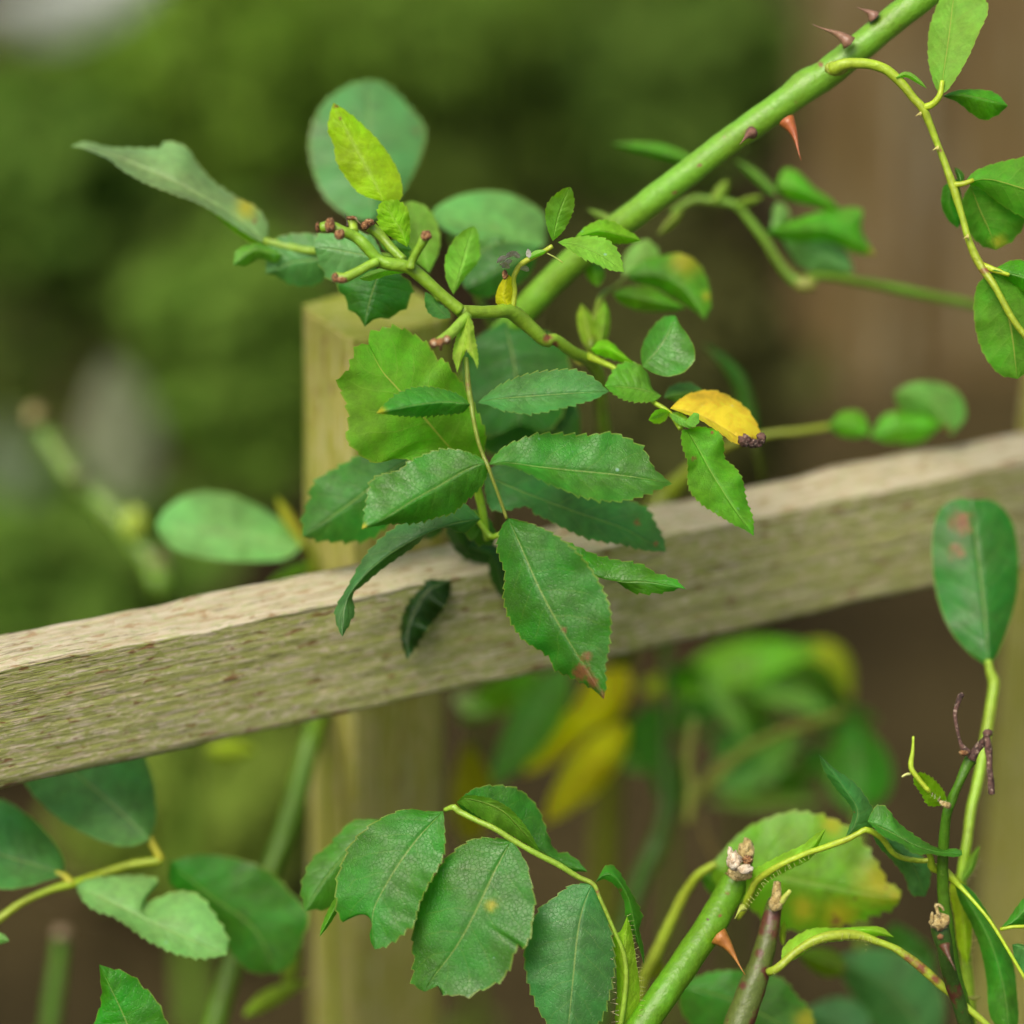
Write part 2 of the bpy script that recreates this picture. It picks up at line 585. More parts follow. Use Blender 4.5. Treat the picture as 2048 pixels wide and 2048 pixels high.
def tube_geo(pts3, rads, sides=12, rough=0.04, cap=True, flat=0.0):
    """world space tube"""
    pts3 = np.array(pts3)
    n = len(pts3)
    T = np.gradient(pts3, axis=0)
    T /= np.linalg.norm(T, axis=1)[:, None] + 1e-12
    ref = np.array((0.13, -0.9, 0.41))
    verts, faces = [], []
    a0 = np.cross(T[0], ref)
    a0 /= np.linalg.norm(a0)
    for i in range(n):
        a0 = a0 - T[i] * np.dot(a0, T[i])
        a0 /= np.linalg.norm(a0) + 1e-12
        b0 = np.cross(T[i], a0)
        for j in range(sides):
            th = 2 * math.pi * j / sides
            nz = 1 + rough * (2 * noise.noise(Vector(pts3[i] * 260 + np.array((math.cos(th), math.sin(th), 0)) * 0.9)))
            verts.append(pts3[i] + (a0 * math.cos(th) + b0 * math.sin(th)) * rads[i] * nz)
    for i in range(n - 1):
        for j in range(sides):
            a, b = i * sides + j, i * sides + (j + 1) % sides
            faces.append((a, b, b + sides, a + sides))
    if cap:
        verts.append(pts3[0] - T[0] * rads[0] * 0.25)
        verts.append(pts3[-1] + T[-1] * rads[-1] * 0.3)
        c0, c1 = len(verts) - 2, len(verts) - 1
        for j in range(sides):
            faces.append(((j + 1) % sides, j, c0))
            faces.append(((n - 1) * sides + j, (n - 1) * sides + (j + 1) % sides, c1))
    return verts, faces


def tube(parent, k, s, name='stem', col=(0.16, 0.26, 0.04), mat=None, ground=False, sides=14, spots=(), rough=0.05,
         step=7, label=None, root=None):
    """points are x,y,depth,radius in crop pixels (radius too); the last may run on to the ground"""
    pts = Q(k, s)
    sc = CROPS[k][2]
    if mat in (None, M_STEM, M_STEMR):
        col = (col[0] * 1.05, col[1] * 1.12, col[2] * 0.45)
    if root is not None:
        pts = pts[::-1]
    p4 = np.array([[p[0], p[1], p[2], p[3] / sc] for p in pts])
    _, ln = spline(p4, 5)
    S, _ = spline(p4, max(6, int(ln / step)))
    W = [P(a[0], a[1], a[2]) for a in S]
    rr = [a[3] / FPX * (FOC + a[2] / 1000) for a in S]
    if ground:
        last = np.array(W[-1])
        r0 = rr[-1]
        dirv = last - np.array(W[-3])
        dirv /= np.linalg.norm(dirv)
        g = np.array(root if root is not None else (last[0] + dirv[0] * 0.06, last[1] + 0.02, -0.01))
        c1 = last + dirv * 0.12
        for t in np.linspace(0, 1, 14)[1:]:
            b = (1 - t) ** 2 * last + 2 * t * (1 - t) * c1 + t * t * g
            W.append(b)
            rr.append(r0 * (1 + 0.35 * t))
    v, f = tube_geo(W, rr, sides, rough)
    attrs = {}
    if spots:
        vv = np.array(v)
        rel = vv - CAM
        z = rel @ FWD
        px = rel @ RT / z * FPX + 1024
        py = -(rel @ UP) / z * FPX + 1024
        a = np.zeros(len(vv))
        ox, oy, _s = CROPS[k]
        for x, y, r in spots:
            a = np.maximum(a, np.clip(1.15 - np.hypot(px - ox - x / sc, py - oy - y / sc) / (r / sc), 0, 1))
        attrs['spot'] = a
    o = mesh_obj(name, v, f, mat or M_STEM, parent, True, None, attrs, col)
    if label:
        o['label'] = label
    return o


def thorn(parent, k, s, r, d=(10, 10), col=(0.35, 0.12, 0.05), name='thorn', bend=0.12):
    """curved thorn from base to tip, flattened along the cane"""
    (x0, y0), (x1, y1) = [p[:2] for p in Q(k, s)]
    r = 0.78 * r / CROPS[k][2]
    a, b = np.array((x0, y0, d[0])), np.array((x1, y1, d[1]))
    ln = math.hypot(x1 - x0, y1 - y0)
    side = np.array((-(y1 - y0), x1 - x0, 0)) * bend
    W, rr = [], []
    for t in np.linspace(0, 1, 9):
        q = a + (b - a) * t + side * math.sin(math.pi * t) * (1 - t)
        W.append(P(*q))
        rr.append((r * 1.15 * (1 - t) ** 2.6 + 0.5 + r * 0.30 * (1 - t)) / FPX * (FOC + q[2] / 1000))
    v, f = tube_geo(W, rr, 10, 0.03)
    return mesh_obj(name, v, f, M_THORN, parent, True, None, None, col)


def lump(parent, k, x, y, d, r, mat, name='cut_end', squash=(1, 1, 1), amp=0.35, freq=2.2, dirv=None, seed=0):
    """craggy end of a cut stalk"""
    ox, oy, sc = CROPS[k]
    c = P(ox + x / sc, oy + y / sc, d)
    rw = r / sc / FPX * (FOC + d / 1000)
    nu, nv = 18, 11
    verts, faces = [], []
    for i in range(nv + 1):
        ph = math.pi * i / nv
        for j in range(nu):
            th = 2 * math.pi * j / nu
            v = Vector((math.sin(ph) * math.cos(th), math.sin(ph) * math.sin(th), math.cos(ph)))
            q = 1 + 0.7 * amp * noise.noise(v * freq + Vector((seed * 3.1, 0, 0))) + amp * 0.5 * noise.noise(v * freq * 2.7 + Vector((0, seed, 0)))
            vv = v * q
            verts.append(c + (RT * vv.x * squash[0] + UP * vv.y * squash[1] - FWD * vv.z * squash[2]) * rw)
    for i in range(nv):
        for j in range(nu):
            faces.append((i * nu + j, i * nu + (j + 1) % nu, (i + 1) * nu + (j + 1) % nu, (i + 1) * nu + j))
    return mesh_obj(name, verts, faces, mat, parent)


def bristles(parent, k, segs, n, ln, d=0, col=(0.4, 0.5, 0.12), name='bristles'):
    """short glandular hairs along a line; segs: 'x,y x,y ...', ln px of crop"""
    pts = Q(k, segs)
    n = max(4, int(n * 0.55))
    S, _ = spline([p[:2] for p in pts], n)
    T = np.gradient(S, axis=0)
    verts, faces = [], []
    ln *= 0.7
    sc = CROPS[k][2]
    for i in range(n):
        t = T[i] / (np.linalg.norm(T[i]) + 1e-9)
        nn = np.array((t[1], -t[0]))
        L = ln / sc * random.uniform(0.4, 1.2)
        ang = random.uniform(-0.5, 0.5)
        dr = nn * math.cos(ang) + t * math.sin(ang)
        b = S[i] + t * random.uniform(-2, 2)
        e = b + dr * L
        m_ = len(verts)
        w = 0.7
        dd = d + random.uniform(-2, 2)
        for q, ww in ((b, w), ((b + e) / 2, w * 0.6), (e, w * 0.9)):
            for a in (0, 2.1, 4.2):
                verts.append(P(q[0] + math.cos(a) * ww, q[1] + math.sin(a) * ww, dd + 0.1 * math.sin(a * 2)))
        for s_ in (0, 3):
            for j in range(3):
                faces.append((m_ + s_ + j, m_ + s_ + (j + 1) % 3, m_ + s_ + 3 + (j + 1) % 3, m_ + s_ + 3 + j))
        faces.append((m_ + 6, m_ + 7, m_ + 8))
    return mesh_obj(name, verts, faces, M_STEM, parent, True, None, None, col, kind='stuff')


# ------------------------------------------------------------------ ground and garden behind
def soil():
    m, nt = newmat('garden_soil')
    g = NT(nt)
    tc = g.n('ShaderNodeTexCoord')
    obj = tc.outputs['Object']
    col = g.mix(g.ramp(g.noise(obj, 3.0, 4), 0.35, 0.65), (0.036, 0.028, 0.011), (0.064, 0.050, 0.019))
    col = g.mix(g.ramp(g.noise(obj, 40, 5, 0.7), 0.5, 0.7), col, (0.095, 0.073, 0.03))
    bump = g.n('ShaderNodeBump')
    bump.inputs['Distance'].default_value = 0.02
    g.put(bump.inputs['Height'], g.noise(obj, 45, 5, 0.7))
    pr = g.n('ShaderNodeBsdfPrincipled')
    g.put(pr.inputs['Base Color'], col)
    pr.inputs['Roughness'].default_value = 0.95
    pr.inputs['Specular IOR Level'].default_value = 0.1
    g.put(pr.inputs['Normal'], bump.outputs[0])
    out = g.n('ShaderNodeOutputMaterial')
    nt.links.new(pr.outputs[0], out.inputs[0])
    return m


M_SOIL = soil()
gx = np.concatenate([[-80, -30, -12, -6], np.linspace(-3, 3, 70), [6, 12, 30, 80]])
gy = np.concatenate([[-80, -30, -12, -5], np.linspace(-2, 4.5, 76), [6, 12, 30, 80]])
gv = [(x, y, 0.03 * noise.noise(Vector((x * 2, y * 2, 0))) + 0.018 * noise.noise(Vector((x * 9, y * 9, 3))) if abs(x) < 6 and abs(y) < 6 else 0)
      for y in gy for x in gx]
gf = [(j * len(gx) + i, j * len(gx) + i + 1, (j + 1) * len(gx) + i + 1, (j + 1) * len(gx) + i) for j in range(len(gy) - 1) for i in range(len(gx) - 1)]
mesh_obj('ground', gv, gf, M_SOIL, None, kind='structure')


def foliage_mesh(centre, rad, n, size, colour_spread=0.25):
    """cloud of small folded leaves filling a lumpy volume"""
    verts, faces, uv = [], [], []
    for _ in range(n):
        u = rng.normal(size=3)
        u /= np.linalg.norm(u)
        rr = rng.uniform(0.25, 1.0) ** 0.5
        lump_ = 1 + 0.35 * noise.noise(Vector(u * 2.3) + Vector(centre))
        p = np.array(centre) + u * np.array(rad) * rr * lump_
        if p[2] < 0.01:
            p[2] = 0.01 + abs(rng.normal()) * 0.03
        nrm = u * 0.7 + rng.normal(size=3) * 0.5 + np.array((0, -0.1, 0.7))
        nrm /= np.linalg.norm(nrm)
        a = np.cross(nrm, rng.normal(size=3))
        a /= np.linalg.norm(a)
        b = np.cross(nrm, a)
        s = size * rng.uniform(0.6, 1.3)
        m0 = len(verts)
        prof = [(0, 0, 0), (0.35, 0.27, 0.07), (0.75, 0.2, 0.05), (1, 0, -0.05), (0.75, -0.2, 0.05), (0.35, -0.27, 0.07), (0.45, 0, 0)]
        for x, y, z in prof:
            verts.append(p + (a * (x - 0.4) + b * y + nrm * z) * s)
            uv.append((x, y * 3))
        for i, j in ((0, 1), (1, 2), (2, 3), (3, 4), (4, 5), (5, 0)):
            faces.append((m0 + i, m0 + j, m0 + 6))
    return verts, faces, uv


def shrub(label, px, py, depth, rad, n, size, col, name='shrub', cat='shrub', group='garden shrubs far out of focus behind the roses'):
    lum = col[1]
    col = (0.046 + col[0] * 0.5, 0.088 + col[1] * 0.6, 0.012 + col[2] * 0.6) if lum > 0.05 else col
    c = P(px, py, depth * 1000 - FOC * 1000)
    th = thing(name, label, cat, (c[0], c[1], 0.0), group)
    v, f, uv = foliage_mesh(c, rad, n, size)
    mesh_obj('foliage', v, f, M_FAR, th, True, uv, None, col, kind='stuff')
    # a few woody stems from the ground into the crown
    V, F = [], []
    for i in range(5):
        g0 = np.array((c[0] + rng.uniform(-0.03, 0.03), c[1] + rng.uniform(-0.03, 0.03), -0.01))
        g1 = c + rng.normal(size=3) * np.array(rad) * 0.4
        pts = [g0 + (g1 - g0) * t + np.array((0.02 * math.sin(t * 3 + i), 0, 0)) for t in np.linspace(0, 1, 7)]
        vv, ff = tube_geo(pts, np.linspace(0.006, 0.003, 7), 6, 0.02)
        F += [tuple(a + len(V) for a in q) for q in ff]
        V += vv
    mesh_obj('stems', V, F, M_DARKSTEM, th, True, None, None, (0.12, 0.09, 0.04), kind='stuff')
    return th


shrub('bright lime green shrub blurred at the top left', 400, 150, 2.05, (0.105, 0.09, 0.10), 1500, 0.03, (0.16, 0.27, 0.006))
shrub('blurred yellowish green shrub near the top middle', 850, 40, 2.1, (0.10, 0.08, 0.06), 1100, 0.03, (0.10, 0.18, 0.006))
shrub('dark green blurred shrub left of the thick diagonal cane', 1330, 130, 2.2, (0.11, 0.09, 0.11), 1500, 0.03, (0.042, 0.10, 0.006))
shrub('mid green blurred shrub at the left edge', 40, 330, 1.9, (0.08, 0.08, 0.07), 900, 0.03, (0.06, 0.15, 0.007))
shrub('soft green shrub blurred beside the wooden post', 500, 720, 1.75, (0.065, 0.06, 0.095), 1100, 0.028, (0.10, 0.20, 0.01))
shrub('low dark green shrub blurred above the left of the rail', 60, 1130, 1.6, (0.10, 0.07, 0.06), 1300, 0.028, (0.05, 0.14, 0.006))
shrub('olive green low growth blurred under the rail at left', 400, 1600, 1.5, (0.07, 0.06, 0.05), 900, 0.025, (0.15, 0.17, 0.008))
shrub('olive shrub blurred in the upper middle', 840, 290, 2.15, (0.10, 0.07, 0.06), 900, 0.03, (0.08, 0.105, 0.008))
shrub('green shrub blurred left of the long pale leaf', 250, 480, 1.95, (0.07, 0.06, 0.05), 500, 0.03, (0.06, 0.11, 0.007))
shrub('dark brownish leaf mass standing in for shaded soil blurred behind the yellow leaflet', 1330, 760, 1.62, (0.085, 0.06, 0.10), 1400, 0.028, (0.045, 0.034, 0.014))  # added leaf mass, its dark colour stands for soil in shade
shrub('dark brown withered growth blurred at the far left', 120, 640, 2.0, (0.07, 0.06, 0.05), 600, 0.028, (0.075, 0.07, 0.018))

V, F, U = [], [], []
for _ in range(30):
    cx, cy = (rng.uniform(-0.75, 0.05), rng.uniform(0.95, 2.9)) if _ < 30 else (rng.uniform(0.1, 0.5), rng.uniform(1.25, 1.6))
    v_, f_, u_ = foliage_mesh((cx, cy, 0.03), (0.16, 0.16, 0.05), 130, 0.032)
    F += [tuple(a + len(V) for a in q) for q in f_]
    V += v_
    U += u_
gc = mesh_obj('ground_cover', V, F, M_FAR, None, True, U, None, (0.07, 0.12, 0.012), kind='stuff')
gc['label'] = 'low green ground cover blurred across the left background'
gc['category'] = 'ground cover'

# big pale leaves of a plant behind, far out of focus
hosta = thing('broad_leaved_plant', 'plant with broad pale grey green leaves, far out of focus at left', 'plant', (*P(200, 900, 600)[:2], 0))
leaf(hosta, 0, '250,1010 240,900 235,800 220,720', 85, 85, (760, 720), (10, 10), (0.30, 0.34, 0.22), raw=True, teeth=0, tooth=60, wave=4)  # pale silvery colour stands for sky shine on the blade
leaf(hosta, 0, '60,1180 40,1050 20,930 10,820', 85, 85, (800, 760), (10, 10), (0.18, 0.24, 0.14), raw=True, teeth=0, tooth=60, wave=4)
tube(hosta, 0, '250,1000,760,8 240,1120,770,9 230,1300,790,10', 'stalk', (0.12, 0.2, 0.05), ground=True)
tube(hosta, 0, '60,1175,800,8 80,1250,800,9 110,1400,800,10', 'stalk', (0.12, 0.2, 0.05), ground=True)
hosta2 = thing('pale_leaf_plant', 'pale grey leaf blurred in the top left corner', 'plant', (*P(100, 0, 900)[:2], 0))
leaf(hosta2, 0, '330,-60 200,-10 90,30 -60,20', 70, 80, (1000, 950), (10, 10), (0.42, 0.46, 0.42), raw=True, teeth=0, tooth=60, wave=4)
tube(hosta2, 0, '330,-60,1000,8 380,60,1050,9 400,200,1100,10', 'stalk', (0.12, 0.2, 0.05), ground=True)

# brown board fence far right
fence2 = thing('board_fence', 'brown upright board fence, far out of focus behind the right side', 'fence', (*P(1900, 700, 1000)[:2], 0))
c0 = P(1500, 900, 1350)
yb = c0[1]
xb = 0.205
k_ = 0
while xb < 1.6:
    w = 0.088
    v = []
    zt = 0.95 + random.uniform(-0.01, 0.01)
    yy = yb + (0.012 if k_ % 2 else 0.0) + (xb - 0.1) * 0.12
    bvv, bff = [], []
    for dx in (0.002, w - 0.002):
        for dy in (0, 0.014):
            for z in (-0.02, zt):
                bvv.append((xb + dx, yy + dy, z))
    bff = [(0, 1, 3, 2), (4, 6, 7, 5), (0, 4, 5, 1), (2, 3, 7, 6), (1, 5, 7, 3), (0, 2, 6, 4)]
    o = mesh_obj('board', bvv, bff, M_BOARD, fence2, False)
    xb += w - 0.004
    k_ += 1

# ------------------------------------------------------------------ trellis: rail and posts
trellis = thing('garden_trellis', 'weathered wooden trellis, mossy rail nailed across square posts', 'fence', (*P(724, 1440, 70)[:2], 0))
A, B = P(0, 1340, 3), P(2048, 924, 100)
ax = (B - A) / np.linalg.norm(B - A)
az = np.array((0, 0, 1.0)) - ax * ax[2]
az /= np.linalg.norm(az)
ay = np.cross(az, ax)
RAIL_H, RAIL_T = 0.0385, 0.0185


def rail_mesh():
    x0, x1 = -0.45, 0.75
    xs = np.concatenate([np.linspace(x0, -0.03, 30, endpoint=False), np.linspace(-0.03, 0.36, 420, endpoint=False), np.linspace(0.36, x1, 30)])
    nf, ntp = 34, 14
    ring = []
    for i in range(nf):
        ring.append((0.0, -RAIL_H + RAIL_H * i / nf, 0))
    for i in range(ntp):
        ring.append((RAIL_T * i / ntp, 0.0, 1))
    for i in range(6):
        ring.append((RAIL_T, -RAIL_H * i / 6, 2))
    for i in range(4):
        ring.append((RAIL_T * (1 - i / 4), -RAIL_H, 3))
    nr = len(ring)
    verts, faces, fm = [], [], []
    for x in xs:
        wob = 0.0012 * noise.noise(Vector((x * 28, 0, 0))) + 0.0006 * noise.noise(Vector((x * 90, 5, 0)))
        wobb = 0.0016 * noise.noise(Vector((x * 20, 9, 0))) + 0.0009 * noise.noise(Vector((x * 70, 15, 0)))
        for y, z, s in ring:
            Y, Z = y, z
            # worn arrises
            ey = min(y, RAIL_T - y)
            ez = min(-z, RAIL_H + z)
            if s == 0 and ez < 0.0016:
                Y += (0.0016 - ez) * 0.45
            if s == 1 and ey < 0.0016:
                Z -= (0.0016 - ey) * 0.45
            g1 = noise.noise(Vector((x * 16, y * 420, z * 420)))
            g2 = noise.noise(Vector((x * 60 + 4, y * 900, z * 900)))
            g = 0.00035 * g1 + 0.00028 * g2 - 0.0007 * max(0, noise.noise(Vector((x * 9, y * 300, z * 300 + 8))) - 0.32)
            if s == 0:
                Y -= g
            elif s == 1:
                Z += g
            if z > -0.003:
                Z += wob if y < RAIL_T * 0.5 else wobb
            elif s == 3 or z < -RAIL_H + 0.003:
                Z += 0.6 * wobb
            p = A + ax * x + ay * Y + az * Z
            verts.append(p)
    for i in range(len(xs) - 1):
        for j in range(nr):
            a, b = i * nr + j, i * nr + (j + 1) % nr
            faces.append((a, a + nr, b + nr, b))
            fm.append(1 if ring[j][2] == 1 else 0)
    faces.append(tuple(range(nr)))
    fm.append(0)
    faces.append(tuple(range(len(verts) - 1, len(verts) - nr - 1, -1)))
    fm.append(0)
    return np.array(verts), faces, fm


rv, rf, rm = rail_mesh()


def oriented(name, verts, faces, mats, fm, parent, X, Y, Z, org, smooth=True):
    """mesh stored in its own axes so the grain runs along it"""
    Rm = np.stack([X, Y, Z], axis=1)
    loc = (np.asarray(verts) - org) @ Rm
    me = bpy.data.meshes.new(name)
    me.from_pydata([tuple(a) for a in loc], [], [tuple(f) for f in faces])
    for m in mats:
        me.materials.append(m)
    me.polygons.foreach_set('material_index', np.array(fm, dtype=np.int32))
    me.polygons.foreach_set('use_smooth', [smooth] * len(faces))
    o = bpy.data.objects.new(name, me)
    COL.objects.link(o)
    o.parent = parent
    Mx = Matrix(((X[0], Y[0], Z[0], org[0]), (X[1], Y[1], Z[1], org[1]), (X[2], Y[2], Z[2], org[2]), (0, 0, 0, 1)))
    o.matrix_local = Matrix.Translation(-parent.location) @ Mx
    return o


oriented('rail', rv, rf, [M_RAIL, M_RAILTOP], rm, trellis, ax, ay, az, A)


def post(front_px, d, top_lean, side_l, side_r, alpha, parent, label=None):
    """square post; front arris at the given pixel, top cut level"""
    F = P(front_px[0], front_px[1], d)
    zt = F[2]
    ax_l = np.array((-math.cos(alpha), math.sin(alpha), 0))
    ax_r = np.array((math.sin(alpha), math.cos(alpha), 0))
    nz = 90
    zs = np.linspace(-0.15, zt, nz)
    ring = []
    m_ = 7
    for i in range(m_):
        ring.append((i / m_, 0))
    for i in range(m_):
        ring.append((1, i / m_))
    for i in range(m_):
        ring.append((1 - i / m_, 1))
    for i in range(m_):
        ring.append((0, 1 - i / m_))
    verts, faces = [], []
    nr = len(ring)
    for z in list(zs) + [zt]:
        top = len(verts) >= nr * nz
        for a, b in ring:
            aa, bb = a, b
            if top:
                aa, bb = 0.5 + (a - 0.5) * 0.97, 0.5 + (b - 0.5) * 0.97
            # rounded arrises
            for (cx, cy) in ((0, 0), (1, 0), (0, 1), (1, 1)):
                if abs(aa - cx) + abs(bb - cy) < 0.03:
                    aa += (0.5 - cx) * 0.05
                    bb += (0.5 - cy) * 0.05
            p = F + ax_r * side_r * aa + ax_l * side_l * bb
            q = 0.0005 * noise.noise(Vector((aa * 9, bb * 9, z * 25)))
            p = p + (ax_r * (aa - 0.5) + ax_l * (bb - 0.5)) * q
            p[2] = z - (0.0012 if not top else 0) + (0.0012 if top else 0) * 0
            p[0] += (z - zt) * top_lean
            verts.append(p)
    for i in range(nz):
        for j in range(nr):
            a, b = i * nr + j, i * nr + (j + 1) % nr
            faces.append((a, b, b + nr, a + nr))
    top0 = nz * nr
    # end grain
    c = len(verts)
    verts.append(F + ax_r * side_r * 0.5 + ax_l * side_l * 0.5 + np.array((0, 0, 0.0003)))
    for j in range(nr):
        faces.append((top0 + j, top0 + (j + 1) % nr, c))
    o = oriented('post', verts, faces, [M_POST, M_POSTTOP], [1 if len(q_) == 3 else 0 for q_ in faces], parent, np.array((1., 0, 0)), np.array((0, 1., 0)), np.array((0, 0, 1.)), F, False)
    if label:
        o['label'] = label
    return o


post((706, 684), 60, 0.024, 0.0325, 0.0355, R(57), trellis)
post((2215, 500), 130, 0.0, 0.034, 0.034, R(58), trellis, 'second post blurred at the right edge')

# ------------------------------------------------------------------ colours
DG = (0.028, 0.120, 0.030)
MG = (0.045, 0.170, 0.035)
BL = (0.075, 0.200, 0.085)
PB = (0.150, 0.300, 0.170)
LG = (0.15, 0.32, 0.055)
LM = (0.28, 0.42, 0.03)
YG = (0.34, 0.44, 0.05)
YE = (0.80, 0.60, 0.04)
ST = (0.17, 0.28, 0.04)

G_R = 'rose shoots and canes around the trellis'

# ================================================================== front shoot (sharp)
fs = thing('rose_shoot', 'sharp rose shoot with clipped flower stalks and a five leaflet leaf hanging over the rail', 'rose shoot',
           (*P(1330, 1400, 150)[:2], 0), G_R)
tube(fs, 0, '921.0,622,0,13.5 936,624,2,13 988,624,6,13 1019,622,10,15.5 1053,648,14,15.5 1092,682,17,13 1108,678,18,12 1148,706,24,12 1176,720,30,13 '
     '1198,748,36,12 1206,805,48,11 1212,870,68,12 1225,960,96,12 1280,1150,130,11 1325,1300,190,9 1338,1420,250,8', 'stem', ST, ground=True,
     spots=[(1095, 676, 16), (1110, 690, 14)])
tube(fs, 2, '1240,1050,0,50 1100,930,-1,46 940,790,-2,50 840,715,-3,50 700,690,-4,50 600,650,-4,47 500,540,-5,46 430,480,-5,44 340,440,-6,42 240,400,-6,44 160,405,-6,38',
     'flower_stalk', (0.17, 0.31, 0.035), step=5)
tube(fs, 2, '800,660,3,36 720,580,4,36 650,500,5,38 590,440,5,42 535,395,5,44', 'flower_stalk', (0.17, 0.3, 0.04), step=5)
tube(fs, 2, '415,440,-2,40 405,390,-1,40 398,345,-1,42', 'flower_stalk', (0.26, 0.36, 0.05), step=5)
tube(fs, 2, '850,725,-6,38 865,665,-6,33 905,590,-7,33 945,520,-8,37 968,475,-8,40', 'flower_stalk', (0.17, 0.3, 0.035), step=5)
tube(fs, 2, '600,670,-6,36 520,705,-7,35 430,755,-8,38 340,795,-9,40 275,790,-9,40', 'flower_stalk', (0.22, 0.38, 0.06), step=5)
tube(fs, 2, '1300,1085,-2,36 1240,1140,-4,40 1180,1210,-6,42 1120,1260,-8,42 1070,1290,-9,38', 'flower_stalk', (0.19, 0.33, 0.07), step=5)
for i, (x, y, dd, r, sq) in enumerate([(135, 405, -6, 34, (0.5, 1.15, 1)), (232, 390, -9, 44, (0.85, 1.3, 0.7)), (305, 460, -11, 38, (1, 1.1, 0.8)),
                                      (400, 335, -2, 38, (1.1, 0.45, 1)), (500, 395, 1, 34, (0.9, 1, 1)), (535, 368, 2, 38, (1.1, 0.8, 1)),
                                      (975, 468, -10, 42, (1.0, 1.0, 0.9)), (270, 795, -12, 34, (0.8, 1.1, .9)), (322, 812, -14, 36, (1.2, 0.7, 0.8)),
                                      (1035, 1300, -13, 34, (1, 1.1, 0.9)), (1082, 1295, -13, 33, (1, 1.1, .9)), (1134, 1274, -14, 34, (1, 1, .9)),
                                      (1088, 1340, -10, 15, (0.8, 1.4, 1))]):
    lump(fs, 2, x, y, dd, r, M_CUT, 'cut_end', sq, 0.4, 2.6, seed=i)
for (x, y) in ((1035, 1300), (1134, 1272)):
    lump(fs, 2, x, y, -17, 15, M_PITH, 'pith', (1, 1, 0.5), 0.3, 3)
thorn(fs, 2, '365,400 345,300', 7, (-3, -3), (0.05, 0.03, 0.02), 'dry_hair')
thorn(fs, 2, '430,330 470,380', 6, (-3, -3), (0.25, 0.2, 0.1), 'dry_hair')

# main compound leaf
ml = tube(fs, 5, '1425,320,-3,20 1432,400,-3,22 1440,520,-3,24 1455,640,-3,25 1472,730,-3,24 1486,830,-4,19 1510,950,-4,18 1535,1060,-4,18 1575,1170,-4,17 1612,1250,-5,17 1655,1370,-5,14 1710,1520,-4,14 1775,1705,-3,15',
          'leaf', (0.17, 0.22, 0.06), mat=M_STEMR, step=5, label='sharp five leaflet leaf hanging over the rail')
KW = dict(name='leaflet')
leaf(ml, 5, '1460,725 1250,702 1000,728 800,770 650,802', '1400,790 1300,806 1150,818 1000,828 850,818 740,808',
     '1400,665 1300,618 1130,577 980,582 850,628 760,692 700,750', (-4, -10), (5, 5), (0.055, 0.19, 0.055), tooth=11, teeth=4, **KW,
     yellow=[(690, 790, 80)])
leaf(ml, 6, '20,408 150,380 400,358 700,338 1035,320', '60,372 150,300 250,245 400,188 590,160 710,150 800,160 890,200 950,245',
     '100,424 200,458 350,487 450,490 620,458 800,412 920,380', (-4, -2), (5, -5), (0.06, 0.19, 0.08), teeth=4.5, **KW)
leaf(ml, 5, '1618,1243 1540,1240 1400,1300 1200,1420 1000,1530 750,1690 530,1795',
     '1605,1330 1550,1440 1450,1530 1380,1600 1300,1660 1180,1690 1000,1740 800,1745 650,1770',
     '1580,1200 1450,1140 1300,1110 1150,1125 950,1210 850,1290 650,1345 590,1450 570,1580 550,1700',
     (-5, -13), (6, 3), (0.05, 0.19, 0.045), tooth=14, teeth=4.5, **KW, spots=[(1215, 1170, 26)], yellow=[(545, 1780, 60)])
leaf(ml, 6, '105,885 250,872 500,905 800,935 1100,965 1350,1000 1525,1035',
     '140,830 220,755 320,705 450,660 560,645 730,655 880,660 1040,640 1170,680 1290,755 1340,835 1370,905 1450,975',
     '250,892 400,945 550,1020 700,1085 850,1140 1020,1165 1150,1160 1260,1135 1400,1080',
     (-5, -3, -2), (4, -7), (0.05, 0.18, 0.05), tooth=20, teeth=5.5, **KW, wave=1.2)
leaf(ml, 7, '1060,195 1120,330 1180,470 1250,610 1350,780 1430,900 1495,1020',
     '1100,205 1200,235 1300,290 1390,370 1450,450 1500,540 1525,620 1525,710 1515,790 1500,880 1505,950',
     '1025,250 1012,340 1045,440 1040,560 1070,660 1130,750 1240,820 1270,880 1350,920 1440,970',
     (-3, -8, -9), (-3, 7), (0.036, 0.155, 0.035), tooth=16, teeth=4.5, **KW, wave=0.9,
     spots=[(1320, 700, 34), (1410, 835, 60), (1390, 900, 75), (1450, 940, 60), (1490, 1000, 40), (1380, 870, 30)])
# stipule
leaf(fs, 2, '1300,1085 1280,1230 1245,1380 1215,1530', '1315,1200 1290,1330 1245,1440', '1230,1200 1195,1300 1180,1400 1200,1470', (-4, -8), (1, 3),
     (0.42, 0.48, 0.13), mat=M_THIN, teeth=2, name='stipule', tooth=9)
leaf(fs, 2, '1300,1080 1305,1220 1330,1380 1372,1500', '1335,1140 1350,1250 1368,1340 1378,1430', '1290,1180 1275,1300 1300,1370 1345,1430', (-5, -9), (2, 1),
     (0.42, 0.48, 0.13), mat=M_THIN, teeth=3, name='stipule', tooth=9)
